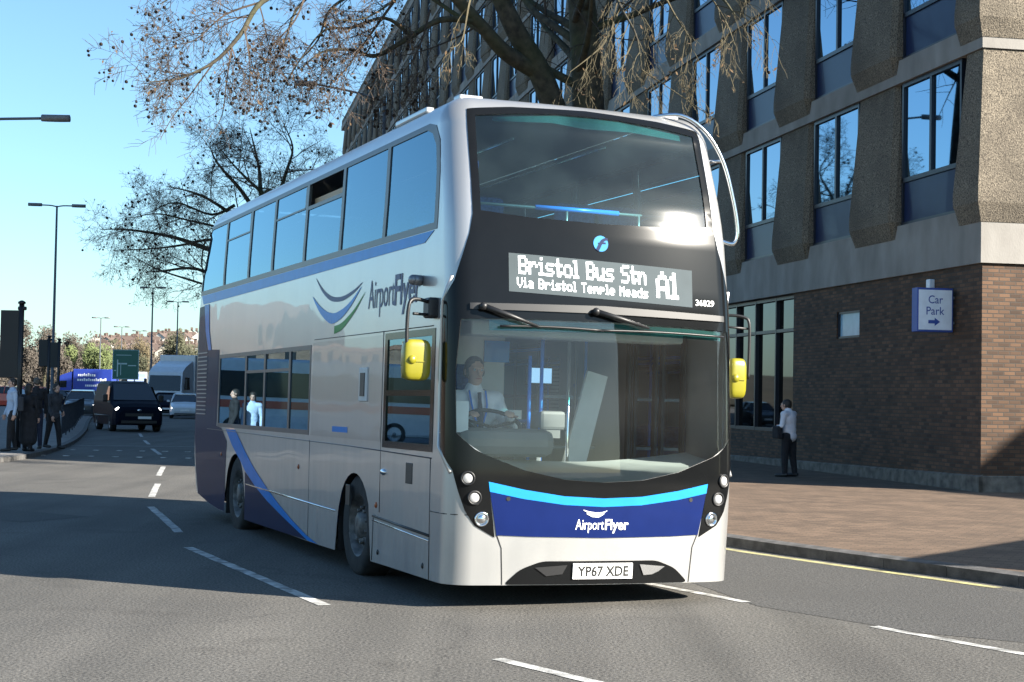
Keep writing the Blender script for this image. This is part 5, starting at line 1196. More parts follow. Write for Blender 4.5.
def house_meshes(hm):
    r = empty('terraced_house'); m = MB(); m.box((-3.5, -4, -3), (3.5, 4, 5.5)); m.add([(-3.5, -4, 5.5), (3.5, -4, 5.5), (0, -4, 8)], [(0, 1, 2)]); m.add([(-3.5, 4, 5.5), (3.5, 4, 5.5), (0, 4, 8)], [(0, 2, 1)])
    w = m.build('wall', hm, r, fix=False)
    m = MB(); m.add([(-3.9, -4.3, 5.3), (0, -4.3, 8.1), (0, 4.3, 8.1), (-3.9, 4.3, 5.3), (3.9, -4.3, 5.3), (3.9, 4.3, 5.3)], [(0, 1, 2, 3), (1, 4, 5, 2)]); m.box((-.5, -.5, 7.2), (.5, .5, 9.2)); f = m.build('roof', HR, r, fix=False)
    for x in (-1.7, 1.7):
        for z in (1.0, 3.6):
            m = MB(); m.box((x - .6, -4.04, z), (x + .6, -3.98, z + 1.3)); m.build('window', MT['carglass'], r, fix=False)
    return r
hp = [house_meshes(m_) for m_ in HW]
used = [False] * 3
for k in range(58):
    i = rnd.choice([0, 0, 1, 1, 2]); px = 96 + 112 * (k % 29) / 29 + rnd.uniform(-2, 2); Y = (560, 690)[k // 29] + rnd.uniform(-30, 30); x = px_pt(px, 345, Y).x; g = hill_h(x, Y)
    if not used[i]: r = hp[i]; used[i] = True
    else:
        r = hp[i].copy(); COL.objects.link(r)
        for ch in hp[i].children: copy_to(ch, r)
    r.location = (x, Y, g); r.rotation_euler = (0, 0, rnd.choice([0, .15, -.2, math.pi / 2])); tag(r, '%s gabled house among the terraces on the far wooded hill' % ('cream rendered', 'white painted', 'red brick')[i], 'house', '%s houses on the far hill' % ('cream', 'white', 'brick')[i])

# ------------------------------------------------------------------ street lamps, signals, sign, railing
def lamp_head(m, p, d):
    """lantern at p pointing along d"""
    d = V(d).normalized(); q = d.to_track_quat('X', 'Z').to_matrix().to_4x4(); q.translation = V(p)
    m.loft([[q @ V((x, y * w, z)) for y, z in ((-1, -.02), (-.8, .06), (0, .10), (.8, .06), (1, -.02), (.6, -.07), (-.6, -.07))] for x, w in ((0, .07), (.15, .13), (.45, .16), (.7, .10))], 0, True)
MT['lantern'] = plain('lantern_grey', (.14, .145, .15), .5)
def street_lamp(label, x, y, H, arms, zb=KH, group='street lamps along the road', r=.085):
    t = empty('street_lamp', (x, y, zb)); tag(t, label, 'street lamp', group)
    m = MB(); m.tube([(0, 0, 0), (0, 0, 1.4), (0, 0, 1.45), (0, 0, H)], [r * 1.5, r * 1.5, r, r * .62], 12); m.build('column', MT['polegrey'], t)
    for (dx, dy, rise) in arms:
        L = math.hypot(dx, dy); u = V((dx, dy, 0)) / L
        m = MB(); m.tube(catmull([(0, 0, H - .05), u * (L * .4) + V((0, 0, H + rise * .5)), u * L + V((0, 0, H + rise))], 4), .035, 8); m.build('arm', MT['polegrey'], t)
        m = MB(); lamp_head(m, u * L + V((0, 0, H + rise)), u); m.build('lantern', MT['lantern'], t)
    return t
street_lamp('tall grey lamp column with two short opposite arms behind the traffic signals', -23.85, 84, 11.05, [(.75, .1, .02), (-.75, -.1, .02)])
street_lamp('grey lamp arm reaching in from the left edge, its column outside the view', -14.75, 40, 8.15, [(2.95, .0, .13)])
street_lamp('grey lamp column rising behind the bus roof, long arm pointing left', -4.3, 52.5, 11.15, [(-2.2, -.4, .42)])
for lab, px, ytop, Y in (('thin far lamp post left of the rear of the bus, second from it', 153, 288, 150), ('thin far lamp post nearest the rear of the bus', 178, 302, 180), ('short far lamp post above the blue lorry', 101, 318, 215), ('short far lamp post above the green sign', 122, 327, 240), ('faint far lamp post between the green sign and white lorry', 140, 331, 260)):
    p = px_pt(px, ytop, Y); street_lamp(lab, p.x, Y, p.z, [(.5, 0, .03), (-.5, 0, .03)], 0, 'far lamp posts', .10)
def signal(label, x, y, zc, rot, hh, ww, both=False, pole_h=None):
    t = empty('traffic_signal', (x, y, KH), rot); tag(t, label, 'traffic light', 'traffic signals at the crossing')
    ph = pole_h if pole_h else zc + hh / 2; m = MB(); m.cyl((0, 0, 0), (0, 0, ph), .07, 12); m.lathe([(.10, ph), (.10, ph + .05), (.03, ph + .09)], 12); m.cyl((-.09, 0, ph - .12), (.12, 0, ph - .12), .05, 8); m.build('pole', MT['black'], t)
    z0 = zc - KH - hh / 2
    m = MB(); m.box((-.06 - ww, -.03, z0), (-.06, .0, z0 + hh), bevel=.012); m.build('backing_board', MT['black'], t)
    m = MB(); m.box((-.06 - ww * .78, .0, z0 + hh * .1), (-.06 - ww * .22, .22, z0 + hh * .9), bevel=.03); hd = m.build('signal_head', MT['black'], t)
    for k in range(3):
        m = MB(); zz = z0 + hh * (.25 + .25 * k); c = V((-.06 - ww / 2, .22, zz)); m.tube([c, c + V((0, .16, 0))], [hh * .09, hh * .09], 14, 0, True); m.build('hood', MT['black'], hd)
    m = MB()
    for zz in (z0 + hh * .2, z0 + hh * .85): m.box((-.16, -.02, zz), (.02, .03, zz + .05))
    m.build('bracket', MT['black'], t)
p = px_pt(22, 300, 42.5)
signal('large black traffic signal seen from behind at the left edge, on a dark pole', p.x, 42.5, px_pt(10, 344, 42.5).z, 0, 1.78, .48, pole_h=p.z - KH - .1)
p = px_pt(49, 353, 76); signal('smaller traffic signal seen from behind, left one of the pair by the tall lamp', p.x, 76, p.z, 0, 1.25, .42)
p = px_pt(59, 355, 80); signal('smaller traffic signal seen from behind, right one of the pair at the tall lamp', p.x, 80, p.z, 0, 1.25, .42)
# direction sign
t = empty('direction_sign', (px_pt(126, 363, 150).x, 150, 0)); tag(t, 'large green road direction sign with pale route lines on two posts, above the black van', 'road sign')
z0, z1 = px_pt(126, 379.5, 150).z, px_pt(126, 349.5, 150).z
m = MB(); m.box((-1.25, -.02, z0), (1.2, .02, z1), bevel=.01); bd = m.build('board', MT['greensign'], t)
m = MB(); h = z1 - z0
def bar(x0, x1, za, zb): m.box((x0, -.035, za), (x1, -.022, zb))
bar(-1.22, 1.17, z0 + .03, z0 + .07); bar(-1.22, 1.17, z1 - .07, z1 - .03); bar(-1.23, -1.19, z0 + .03, z1 - .03); bar(1.14, 1.18, z0 + .03, z1 - .03)
bar(-.82, -.72, z0 + .25, z0 + h * .66); bar(-.50, -.44, z0 + .4, z0 + h * .55); bar(-.72, .1, z0 + h * .50, z0 + h * .55); bar(-1.1, -.9, z0 + h * .28, z0 + h * .31); bar(-.9, .5, z1 - .55, z1 - .50); bar(.2, .95, z0 + h * .45, z0 + h * .48)
m.build('route_lines', plain('pale_sign_line', (.45, .62, .60), .5), bd)
m = MB(); m.cyl((-.8, .08, 0), (-.8, .08, z1 - .2), .06, 8); m.cyl((.8, .08, 0), (.8, .08, z1 - .2), .06, 8); m.build('post', MT['steel'], t)
# pedestrian guard railing by the left kerb
ln = [p for p in offset_line(LK, .5) if 50 < p[1] < 96]
t = empty('guard_railing', (ln[0][0], ln[0][1], KH)); tag(t, 'dark pedestrian guard railing along the left kerb behind the waiting people', 'railing')
m = MB(); o0 = V((ln[0][0], ln[0][1], 0)); L_ = [V((a, b, 0)) - o0 for a, b in ln]
for z in (.12, 1.02): m.tube([p + V((0, 0, z)) for p in L_], .025, 6)
m.build('rail', MT['clothgrey'], t)
m = MB()
for i in range(len(L_) - 1):
    n = max(2, int((L_[i + 1] - L_[i]).length / .14))
    for k in range(n): p = L_[i].lerp(L_[i + 1], k / n); m.tube([p + V((0, 0, .0 if k == 0 else .12)), p + V((0, 0, 1.02))], .022 if k == 0 else .011, 4)
m.build('bars', MT['clothgrey'], t)

# ------------------------------------------------------------------ traffic
def axle_wheels(t, pos, r, w, par=None):
    for (x, y, s) in pos:
        q = Matrix.Translation((x, y, r)) @ Matrix.Rotation(R(90) * s, 4, 'Y'); m = MB()
        m.lathe([(r * .6, -w / 2), (r * .93, -w / 2), (r, -w * .3), (r, w * .3), (r * .93, w / 2), (r * .6, w / 2)], 22, 0, q, caps=False); wh = m.build('wheel', MT['rubber'], t)
        m = MB(); m.lathe([(r * .62, w * .5), (r * .58, w * .42), (r * .2, w * .38), (r * .15, w * .48), (.01, w * .5)], 18, 0, q, caps=False)
        m.build('rim', MT['steel'], wh)
def car_shell(stations):
    """stations: (y, z_low, half_low, z_belt, half_belt, z_top, half_top); closed rounded sections"""
    m = MB(); rings = []
    for y, zl, hl_, zb, hb, zt, ht in stations:
        rings.append([V(p) for p in ((-hl_, y, zl), (-hl_ - .02, y, zl + (zb - zl) * .4), (-hb, y, zb), (-ht - (hb - ht) * .12, y, zb + (zt - zb) * .86), (-ht * .86, y, zt), (0, y, zt + .015), (ht * .86, y, zt), (ht + (hb - ht) * .12, y, zb + (zt - zb) * .86), (hb, y, zb), (hl_ + .02, y, zl + (zb - zl) * .4), (hl_, y, zl))])
    m.loft(rings, 0, False); return m
def hatchback(label, name, x, y, rz, paint, sc=1.0, lights=True, group=None, dim=1.0):
    t = empty(name, (x, y, 0), rz); tag(t, label, 'car', group); t.scale = (sc, sc, sc)
    W = .86
    m = car_shell([(-2.0, .42, W * .70, .60, W * .72, .64, W * .6), (-1.93, .24, W * .84, .66, W * .86, .72, W * .7), (-1.6, .20, W, .76, W * .95, .84, W * .8), (-.95, .18, W, .90, W, .98, W * .86), (.1, .18, W * 1.02, .95, W, 1.0, W * .9), (1.2, .18, W, .98, W * .98, 1.02, W * .88), (1.75, .22, W * .95, .98, W * .93, 1.02, W * .8), (1.95, .40, W * .85, .9, W * .86, .95, W * .75)])
    b = m.build('body', paint, t)
    m = MB(); G = [(-1.0, .96, .80, .97, .78), (-.25, .96, .82, 1.42, .60), (.45, .96, .82, 1.47, .62), (1.15, .96, .81, 1.42, .60), (1.75, .98, .76, 1.05, .70)]
    m.loft([[V(p) for p in ((-a, y_, z0), (-b_, y_, z1), (b_, y_, z1), (a, y_, z0))] for y_, z0, a, z1, b_ in G]); m.build('cabin_glass', MT['carglass'], t)
    m = MB(); m.loft([[V(p) for p in ((-b_, y_, z1 - .01), (-b_ * .9, y_, z1 + .035), (b_ * .9, y_, z1 + .035), (b_, y_, z1 - .01))] for y_, b_, z1 in ((-.30, .60, 1.41), (.45, .63, 1.47), (1.18, .60, 1.42))])
    for s in (-1, 1):
        m.tube([(s * .80, -1.0, .96), (s * .60, -.25, 1.43)], .035, 6); m.tube([(s * .83, .35, .96), (s * .64, .35, 1.46)], .035, 6); m.tube([(s * .78, 1.72, 1.0), (s * .6, 1.15, 1.43)], .06, 6)
    m.build('roof', paint, t)
    for s in (-1, 1):
        m = MB(); m.sphere((s * .62, -1.86, .62), .13, 12, 8, 0, (1.25, .6, .75)); m.build('headlight', MT['farlamp'] if lights else MT['chrome'], t)
        m = MB(); m.box((s * .98 - .09, -.78, .96), (s * .98 + .09, -.66, 1.08), bevel=.03); m.build('wing_mirror', paint, t)
    m = MB(); m.box((-.5, -1.985, .40), (.5, -1.93, .56)); m.box((-.6, -1.96, .26), (.6, -1.90, .36)); m.build('grille', MT['black'], t)
    m = MB(); m.box((-.26, -2.02, .42), (.26, -2.0, .53)); m.build('number_plate', MT['plate'], t)
    axle_wheels(t, [(-.78, -1.25, -1), (.78, -1.25, 1), (-.78, 1.25, -1), (.78, 1.25, 1)], .31, .2)
    return t
MT['farlamp'] = emit('lit_car_headlamp', (1.0, .95, .88), 4.0)
# dark van in the next lane
vx, vy = -15.75, 66.5
t = empty('panel_van', (vx, vy, 0), R(24)); tag(t, 'black navy delivery van with lit headlamps driving behind the bus on its left', 'van')
W = .98
m = car_shell([(-2.48, .48, W * .80, .70, W * .82, .86, W * .66), (-2.40, .28, W * .92, .80, W * .93, .98, W * .74), (-2.1, .26, W, .98, W * .97, 1.12, W * .80), (-1.55, .26, W, 1.12, W, 1.24, W * .86), (-.62, .26, W, 1.18, W, 1.92, W * .78), (-.3, .26, W, 1.18, W, 1.99, W * .82), (1.0, .26, W, 1.2, W, 2.02, W * .84), (2.2, .26, W, 1.2, W, 2.01, W * .84), (2.45, .4, W * .97, 1.2, W * .98, 1.96, W * .82)])
m.build('body', MT['carblack'], t)
m = MB(); m.add([(-.86, -1.56, 1.245), (.86, -1.56, 1.245), (.72, -.63, 1.90), (-.72, -.63, 1.90)], [(0, 1, 2, 3)]); m.v = [(a, b - .018, c + .018) for a, b, c in m.v]; m.build('windscreen', MT['carglass'], t, fix=False)
for s in (-1, 1):
    m = MB(); m.add([(s * .995, -1.25, 1.24), (s * .995, -.35, 1.24), (s * .86, -.35, 1.80), (s * .86, -.72, 1.80)], [(0, 1, 2, 3)]); m.build('door_window', MT['carglass'], t, fix=False)
    m = MB(); m.sphere((s * .72, -2.28, .84), .16, 12, 8, 0, (1.3, .8, .95)); m.build('headlight', MT['farlamp'], t)
    m = MB(); m.box((s * 1.12 - .10, -1.22, 1.18), (s * 1.12 + .10, -1.08, 1.48), bevel=.04); m.build('wing_mirror', MT['black'], t)
    m = MB(); m.tube([(s * .99, -1.7, .62), (s * 1.0, 1.9, .62)], .03, 6); m.build('side_rubbing_strip', MT['black'], t)
m = MB(); m.box((-.55, -2.50, .62), (.55, -2.44, .74)); m.box((-.7, -2.47, .34), (.7, -2.40, .52)); m.build('grille', MT['black'], t)
m = MB(); m.sphere((0, -2.49, .86), .06, 12, 6, 0, (1.6, .3, .7)); m.build('bonnet_badge', MT['chrome'], t)
m = MB(); m.box((-.05, -2.525, .52), (.47, -2.50, .62)); m.build('number_plate', MT['plate'], t)
axle_wheels(t, [(-.88, -1.55, -1), (.88, -1.55, 1), (-.88, 1.45, -1), (.88, 1.45, 1)], .34, .24)
hatchback('dark grey hatchback with headlamps on, following left of the black van', 'hatchback_car', px_pt(82, 410, 95).x, 95, R(11), MT['cargrey'], 1.06)
hatchback('white hatchback with headlamp on, between the black van and the bus', 'hatchback_car', px_pt(185, 410, 97).x, 97, R(11), MT['carwhite'], 1.0)
hatchback('black hatchback half hidden behind the black van', 'hatchback_car', px_pt(167, 410, 105).x, 105, R(11), MT['carblack'], 1.0, lights=False)
hatchback('dark parked hatchback behind the railing, nearer the tall lamp column', 'hatchback_car', px_pt(53, 400, 120).x, 120, R(70), MT['cargrey'], 1.0, lights=False)
hatchback('black parked hatchback behind the railing, nearer the grey moving car', 'hatchback_car', px_pt(68, 400, 118).x, 118, R(60), MT['carblack'], 1.0, lights=False)
for px, Y, lab in ((14, 130, 'red car glimpsed between the waiting people, leftmost'), (36, 135, 'red car glimpsed behind the waiting people, second from the left'), (48, 150, 'red car beside the pair of traffic signals')): hatchback(lab, 'hatchback_car', px_pt(px, 395, Y).x, Y, R(80), MT['carred'], 1.15, lights=False)
# white lorry
def lorry(name, label, x, y, rz, L, W, H, boxmat, cabmat, curtain=None):
    t = empty(name, (x, y, 0), rz); tag(t, label, 'lorry'); hw = W / 2
    m = MB(); m.box((-hw, 1.9, 1.15), (hw, L, H), bevel=.04); m.build('load_box', boxmat, t)
    m = MB(); m.loft([[V(p) for p in ((-hw * .96, y_, z0), (-hw * .97, y_, 1.6), (-hw * .93, y_, zt), (hw * .93, y_, zt), (hw * .97, y_, 1.6), (hw * .96, y_, z0))] for y_, z0, zt in ((-.30, .55, 1.50), (-.22, .5, 2.0), (-.05, .5, 2.85), (.5, .5, 3.2 if H > 3.5 else 2.7), (1.7, .5, min(H - .15, 3.6)))]); m.build('cab', cabmat, t)
    m = MB(); m.add([(-hw * .88, -.262, 1.62), (hw * .88, -.262, 1.62), (hw * .84, -.085, 2.62), (-hw * .84, -.085, 2.62)], [(0, 1, 2, 3)]); m.v = [(a, b - .06, c) for a, b, c in m.v]; m.build('windscreen', MT['carglass'], t, fix=False)
    for s in (-1, 1):
        m = MB(); m.add([(s * (hw * .975), .15, 1.7), (s * (hw * .975), 1.1, 1.7), (s * (hw * .955), 1.1, 2.5), (s * (hw * .955), .3, 2.5)], [(0, 1, 2, 3)]); m.build('door_window', MT['carglass'], t, fix=False)
        m = MB(); m.box((s * (hw + .18) - .08, -.1, 1.7), (s * (hw + .18) + .08, .05, 2.4), bevel=.03); m.build('wing_mirror', MT['black'], t)
        m = MB(); m.sphere((s * hw * .75, -.30, .85), .14, 10, 6, 0, (1.4, .5, .7)); m.build('headlight', MT['chrome'], t)
    m = MB(); m.box((-hw * .8, -.33, .95), (hw * .8, -.27, 1.4)); m.box((-hw * .9, -.31, .45), (hw * .9, -.2, .7)); m.build('grille', MT['black'], t)
    m = MB(); m.box((-hw * .7, 1.0, .7), (hw * .7, L - .2, 1.12)); m.build('chassis', MT['black'], t)
    axle_wheels(t, [(s * (hw - .18), yy, s) for s in (-1, 1) for yy in (.75, L - 2.6, L - 1.3)], .48, .3)
    return t
lx = px_pt(172, 400, 108).x
lorry('box_lorry', 'white articulated lorry with a dark windscreen coming up behind the bus', lx, 106, R(-10), 11, 2.5, 4.0, MT['carwhite'], MT['carwhite'])
bl = px_pt(87, 392, 190)
t = lorry('box_lorry', 'royal blue box lorry seen side on with white lettering, behind the grey car', bl.x - 3.6, 192, R(-96), 6.6, 2.4, 3.9, MT['lorryblue'], MT['lorryblue'])
# lettering on its side is too far off to read: white strokes of two lines and a short third
rr_ = random.Random(4); m = MB()
for z, x0, x1, h in ((3.05, 2.5, 4.6, .36), (2.50, 2.4, 5.9, .34), (1.85, 3.4, 5.3, .32)):
    x = x0
    while x < x1:
        w = rr_.uniform(.12, .24); m.box((1.2, x, z), (1.215, x + w, z + h * rr_.choice([.7, .7, 1.0]))); x += w + .07
sd_ = m.build('side_lettering', MT['whitetxt'], t)
p = px_pt(106, 380, 185); lorry('box_lorry', 'pale blue and white small lorry between the blue lorry and the green sign', p.x, 200, R(10), 6, 2.3, 3.8, MT['carwhite'], plain('pale_blue_cab', (.25, .33, .55), .4))

# coach and passers-by on the far side of the junction, mirrored in the bus windows
t = empty('parked_coach', (-31.5, 56.5, 0), R(-55)); tag(t, 'white parked coach with a red side stripe, mirrored in the lower bus windows', 'coach')
m = MB(); m.box((-1.25, -5.5, .35), (1.25, 5.5, 3.3), bevel=.12); m.build('body', MT['carwhite'], t)
for s in (-1, 1):
    m = MB(); m.box((s * 1.26 - .012, -5.2, 1.75), (s * 1.26 + .012, 5.0, 2.75)); m.build('side_window', MT['carglass'], t)
    m = MB(); m.box((s * 1.26 - .010, -5.3, 1.30), (s * 1.26 + .010, 5.3, 1.60)); m.build('stripe', MT['carred'], t)
m = MB(); m.box((-1.1, -5.52, 1.4), (1.1, -5.49, 2.9)); m.build('windscreen', MT['carglass'], t)
axle_wheels(t, [(-1.12, -3.4, -1), (1.12, -3.4, 1), (-1.12, 3.0, -1), (1.12, 3.0, 1)], .48, .28)

# ================================================================== PEOPLE
def cap(m, p0, p1, r0, r1, n=12):
    """rounded tapered limb segment"""
    p0, p1 = V(p0), V(p1); d = p1 - p0; L = d.length; d = d.normalized() if L > 1e-6 else V((0, 0, 1))
    pts = []; rad = []
    for k in range(4): a = -math.pi / 2 + k * math.pi / 8 + .05; pts.append(p0 + d * (r0 * math.sin(a))); rad.append(r0 * math.cos(a))
    pts.append(p0); rad.append(r0); pts.append(p1); rad.append(r1)
    for k in range(1, 5): a = k * math.pi / 8 - .05; pts.append(p1 + d * (r1 * math.sin(a))); rad.append(r1 * math.cos(a))
    m.tube(pts, rad, n)
def ell(m, c, r, rot=None):
    bm = bmesh.new(); bmesh.ops.create_uvsphere(bm, u_segments=16, v_segments=10, radius=1.0)
    for v in bm.verts:
        p = V((v.co.x * r[0], v.co.y * r[1], v.co.z * r[2]))
        if rot is not None: p = rot @ p
        v.co = p + V(c)
    m.bm(bm)
def fuse(m, name, mat, parent, voxel, smooth=4):
    me = bpy.data.meshes.new('fuse_tmp'); me.from_pydata(m.v, [], m.f); me.update(); o = bpy.data.objects.new('fuse_tmp', me); COL.objects.link(o)
    a = o.modifiers.new('r', 'REMESH'); a.mode = 'VOXEL'; a.voxel_size = voxel; a.use_smooth_shade = True
    b = o.modifiers.new('s', 'SMOOTH'); b.factor = .5; b.iterations = smooth
    bpy.context.view_layer.update(); dg = bpy.context.evaluated_depsgraph_get(); r = bpy.data.meshes.new_from_object(o.evaluated_get(dg)); r.name = name
    bpy.data.objects.remove(o); bpy.data.meshes.remove(me)
    r.materials.clear(); r.materials.append(mat)
    r.polygons.foreach_set('use_smooth', [True] * len(r.polygons))
    return link_mesh(name, r, parent)
def person(label, mat, J, skin, top, bottom, hair, group=None, vox=.012, long_hair=False, coat=False, shoes='black', head_turn=0.0, female=False, face=True):
    """J: joints in the figure's own frame (facing -y): pelvis, chest, neck, head, and per side sh, el, wr, hip, kn, an; hand directions hd"""
    t = empty('person', mat=mat); tag(t, label, 'person', group)
    j = {k: V(v) for k, v in J.items()}; m = MB(); w = .9 if female else 1.0
    hips = (j['hipL'] + j['hipR']) / 2
    def torso(m, g, lower=True):
        if lower: ell(m, hips, (.165 * w + g, .115 + g, .12 + g)); 
        mid = j['pelvis'].lerp(j['chest'], .5)
        ell(m, mid, (.138 * w + g, .105 + g, .15 + g)); ell(m, j['chest'], (.172 * w + g, .115 + g, .17 + g)); ell(m, j['pelvis'].lerp(j['chest'], .25), (.145 * w + g, .108 + g, .13 + g))
        for s in 'LR': cap(m, j['chest'] + V((0, 0, .09)), j['sh' + s], .075 + g, .058 * w + g)
        cap(m, j['chest'] + V((0, .01, .12)), j['neck'], .07 + g, .052 + g)
    torso(m, 0); cap(m, j['neck'], j['head'] - V((0, -.01, .06)), .052 * w, .05 * w)
    Rh = Matrix.Rotation(head_turn, 3, 'Z'); H = j['head']
    def h(x, y, z): return H + Rh @ V((x, y, z))
    ell(m, h(0, .01, .025), (.074, .092, .098), Rh); ell(m, h(0, -.02, -.055), (.056, .066, .062), Rh); ell(m, h(0, -.045, -.088), (.032, .03, .022), Rh)
    if face:
        cap(m, h(0, -.085, .018), h(0, -.104, -.022), .010, .014); ell(m, h(0, -.081, -.055), (.024, .012, .010), Rh)
        for s in (-1, 1): ell(m, h(s * .078, .012, -.004), (.012, .02, .032), Rh); cap(m, h(s * .045, -.078, .034), h(s * .016, -.086, .032), .008, .008)
    for s in 'LR':
        sg = -1 if s == 'R' else 1
        cap(m, j['sh' + s], j['el' + s], .048 * w, .038 * w); cap(m, j['el' + s], j['wr' + s], .038 * w, .026 * w)
        cap(m, j['hip' + s], j['kn' + s], .085, .055); cap(m, j['kn' + s], j['an' + s], .054, .034)
        f = j.get('toe' + s, j['an' + s] + V((0, -.17, -.055))); cap(m, j['an' + s] + V((0, .02, -.04)), f, .04, .03)
        # hand: palm, four unequal curled fingers and a thumb
        d = V(J.get('hd' + s, (0, -.2, -1))).normalized(); pl = V(J.get('pn' + s, (-sg, 0, 0))); pl = (pl - d * pl.dot(d)).normalized(); side = d.cross(pl).normalized()
        wr = j['wr' + s]; k0 = wr + d * .085
        for u in (-.026, 0, .026): cap(m, wr + side * u * .55, k0 + side * u, .018, .015, 8)
        for i, (u, L) in enumerate(((-.032, .066), (-.011, .078), (.011, .083), (.032, .072))):
            a = k0 + side * u; b = a + (d * .85 + pl * .35).normalized() * L * .5; c = b + (d * .35 + pl * .9).normalized() * L * .5; cap(m, a, b, .0095, .009, 8); cap(m, b, c, .009, .007, 8)
        a = wr + side * .03 + d * .02; b = a + (side * .8 + d * .6).normalized() * .04; c = b + (d * .9 + pl * .5).normalized() * .035; cap(m, a, b, .013, .011, 8); cap(m, b, c, .011, .008, 8)
    body_ = fuse(m, 'body', MT[skin], t, vox if vox < .01 else .0085, 3)
    if face:
        m = MB()
        for s in (-1, 1): m.sphere(h(s * .031, -.0775, .014), .0105, 10, 6)
        m.build('eyes', MT['inwall'], t)
        m = MB()
        for s in (-1, 1): m.sphere(h(s * .031, -.0845, .014), .0055, 8, 6)
        m.build('pupils', MT['black'], t)
        m = MB(); m.tube([h(-.024, -.0895, -.054), h(0, -.0955, -.056), h(.024, -.0895, -.054)], [.003, .0065, .003], 6); m.build('lips', plain('lips', (.42, .16, .13), .5), t)
    # hair
    m = MB(); ell(m, h(0, .022, .045), (.082, .095, .088), Rh)
    for s in (-1, 1): ell(m, h(s * .062, .03, .0), (.026, .06, .05), Rh)
    ell(m, h(0, .075, .0), (.062, .036, .07), Rh)
    if long_hair: ell(m, h(0, .075, -.05), (.085, .05, .12), Rh); ell(m, h(0, .02, .05), (.09, .1, .09), Rh)
    fuse(m, 'hair', MT[hair], t, .01, 3)
    # clothes
    m = MB(); g = .022
    torso(m, g, lower=True)
    for s in 'LR':
        cap(m, j['sh' + s], j['el' + s], .062 * w + .006, .052 * w); cap(m, j['el' + s], j['el' + s].lerp(j['wr' + s], .93), .052 * w, .042 * w)
    if coat:
        for s in 'LR': cap(m, j['hip' + s] + V((0, 0, .1)), j['kn' + s] + V((0, .0, -.18)), .13, .15)
        cap(m, hips, (j['knL'] + j['knR']) / 2 + V((0, .02, -.2)), .16, .17)
    fuse(m, 'coat' if coat else 'shirt', MT[top], t, .014, 5)
    m = MB(); ell(m, hips + V((0, 0, -.02)), (.175 * w + .012, .125, .12))
    for s in 'LR':
        cap(m, j['hip' + s], j['kn' + s], .105, .075); cap(m, j['kn' + s], j['an' + s] + V((0, 0, .0)), .072, .055)
    fuse(m, 'trousers', MT[bottom], t, .014, 5)
    for s in 'LR':
        m = MB(); f = j.get('toe' + s, j['an' + s] + V((0, -.17, -.055))); cap(m, j['an' + s] + V((0, .03, -.035)), f, .048, .038); fuse(m, 'shoe', MT[shoes], t, .012, 2)
    return t
def standing(h=1.75, stride=0.0, armf=0.0, lean=0.0):
    k = h / 1.75; a = .085
    J = dict(pelvis=(0, 0, .98), chest=(0, -lean * .5, 1.30), neck=(0, -lean * .8, 1.50), head=(0, -lean - .01, 1.635))
    for s, g in (('L', 1), ('R', -1)):
        J['sh' + s] = (g * .19, -lean * .6, 1.42); J['el' + s] = (g * .245, .02 + g * armf * .5 - lean * .4, 1.13); J['wr' + s] = (g * .25, -.06 + g * armf - lean * .4, .88)
        J['hip' + s] = (g * .09, 0, .92); J['kn' + s] = (g * .10, -g * stride * .55 - .01, .50); J['an' + s] = (g * .10, -g * stride + .02, .09 + (abs(stride) * .15 if g * stride < 0 else 0))
    return {n: (V(p) * k if n[:2] not in ('hd', 'pn') else p) for n, p in J.items()}
def at_mat(x, y, z, rz): return Matrix.Translation((x, y, z)) @ Matrix.Rotation(rz, 4, 'Z')
# woman by the wall, seen from behind-right, head bowed over a bag
J = standing(1.62, .06, 0, .03); 
J['elL'] = V((.25, -.02, 1.07)); J['wrL'] = V((.16, -.22, 1.02)); J['hdL'] = (-.5, -.7, -.2); J['elR'] = V((-.25, -.04, 1.06)); J['wrR'] = V((-.12, -.24, 1.04)); J['hdR'] = (.5, -.7, -.2); J['head'] = V((0, -.075, 1.50)); J['neck'] = V((0, -.03, 1.39))
wom = px_pt(787, 471, 34.0)
person('woman in a white top and dark trousers standing with bowed head by the brick wall', at_mat(5.86, 34.0, KH, R(-128)) @ Matrix.Diagonal((1.12, 1.12, 1.0, 1.0)), J, 'skin', 'shirtwhite', 'clothblack', 'hairdark', female=True)
t = empty('shoulder_bag', (5.60, 33.93, KH + .80), R(15)); tag(t, 'black shoulder bag hanging in front of the woman by the wall', 'bag')
m = MB(); m.box((-.06, -.16, 0), (.06, .16, .27), bevel=.035); m.build('pouch', MT['clothblack'], t)
m = MB(); m.tube(catmull([(0, -.13, .25), (.02, -.08, .42), (.10, 0, .50), (.02, .08, .42), (0, .13, .25)], 4), .012, 6); m.build('strap', MT['clothblack'], t)
# people waiting at the crossing on the left
g_ = None
J = standing(1.80, .10, .05); person('man in a pale blue shirt and dark trousers at the left edge by the crossing', at_mat(-12.30, 39.9, KH, R(-60)), J, 'skin', 'shirtblue', 'clothblack', 'hairdark')
t = empty('shoulder_bag', (-12.05, 39.75, KH + 1.0), R(20)); tag(t, 'dark shoulder bag carried by the man in the pale blue shirt', 'bag')
m = MB(); m.box((-.07, -.14, 0), (.07, .14, .36), bevel=.04); m.build('pouch', MT['clothgrey'], t)
m = MB(); m.tube(catmull([(0, -.10, .34), (-.05, -.04, .5), (-.05, .04, .5), (0, .10, .34)], 4), .012, 6); m.build('strap', MT['clothgrey'], t)
J = standing(1.66, .04, .02); person('person in a long black coat seen from behind at the kerb', at_mat(-11.98, 40.2, KH, R(165)), J, 'skin', 'clothblack', 'clothblack', 'hairdark', coat=True, long_hair=True, female=True)
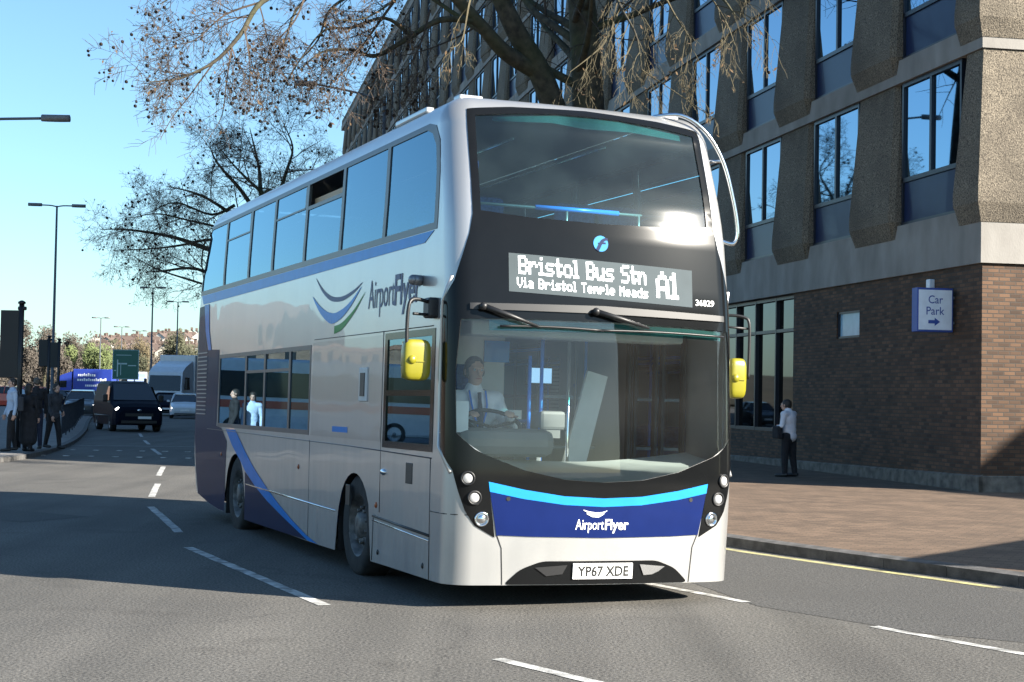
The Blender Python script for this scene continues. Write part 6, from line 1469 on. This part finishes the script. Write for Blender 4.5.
J = standing(1.84, .05, .03); person('tall man in a black jacket behind the person in the long coat', at_mat(-12.15, 41.4, KH, R(-150)), J, 'skin', 'clothblack', 'clothnavy', 'hairgrey')
J = standing(1.68, .16, .12, .08); J['wrL'] = J['wrL'] + V((0, -.12, .12)); person('person in a charcoal jacket leaning forward, nearest the road', at_mat(-11.95, 42.3, KH, R(60)), J, 'skin', 'clothgrey', 'clothblack', 'hairdark')
# driver
J = dict(pelvis=(0, .02, .12), chest=(0, -.02, .42), neck=(0, -.02, .615), head=(.0, -.04, .755),
         shL=(.19, -.02, .53), elL=(.26, -.17, .30), wrL=(.19, -.36, .40), shR=(-.19, -.02, .53), elR=(-.27, -.15, .30), wrR=(-.20, -.35, .39),
         hipL=(.10, 0, .08), knL=(.13, -.42, .12), anL=(.13, -.48, -.33), hipR=(-.10, 0, .08), knR=(-.13, -.42, .12), anR=(-.13, -.48, -.33), hdL=(-.35, -.9, .35), hdR=(.35, -.9, .35), pnL=(-.3, 0, -1), pnR=(.3, 0, -1))
dmat = BM @ Matrix.Translation((.60, 1.28, 1.13)) @ Matrix.Scale(1.08, 4); dv = person('driver with short hair in a white shirt and dark tie at the bus wheel', dmat, J, 'skin', 'shirtwhite', 'clothnavy', 'hairgrey', vox=.008)
m = MB(); m.tube([(0, -.155, .585), (0, -.172, .52), (.005, -.185, .40), (.005, -.165, .22)], [.018, .014, .028, .034], 8); m.build('tie', MT['clothnavy'], dv)
m = MB(); m.tube(catmull([(-.07, -.11, .60), (-.06, -.175, .45), (0, -.19, .30), (.06, -.175, .45), (.07, -.11, .60)], 4), .009, 6); m.build('lanyard', MT['bluerail'], dv)

J = standing(1.68, .08, .04); person('person in a pale blue top on the left pavement, mirrored in the bus window', at_mat(-15.2, 37.0, KH, R(40)), J, 'skin', 'shirtblue', 'clothnavy', 'hairdark', long_hair=True, female=True)
J = standing(1.74, .12, .06); person('person in a black jacket on the left pavement, mirrored in the bus window', at_mat(-14.6, 36.9, KH, R(110)), J, 'skin', 'clothblack', 'clothnavy', 'hairdark')
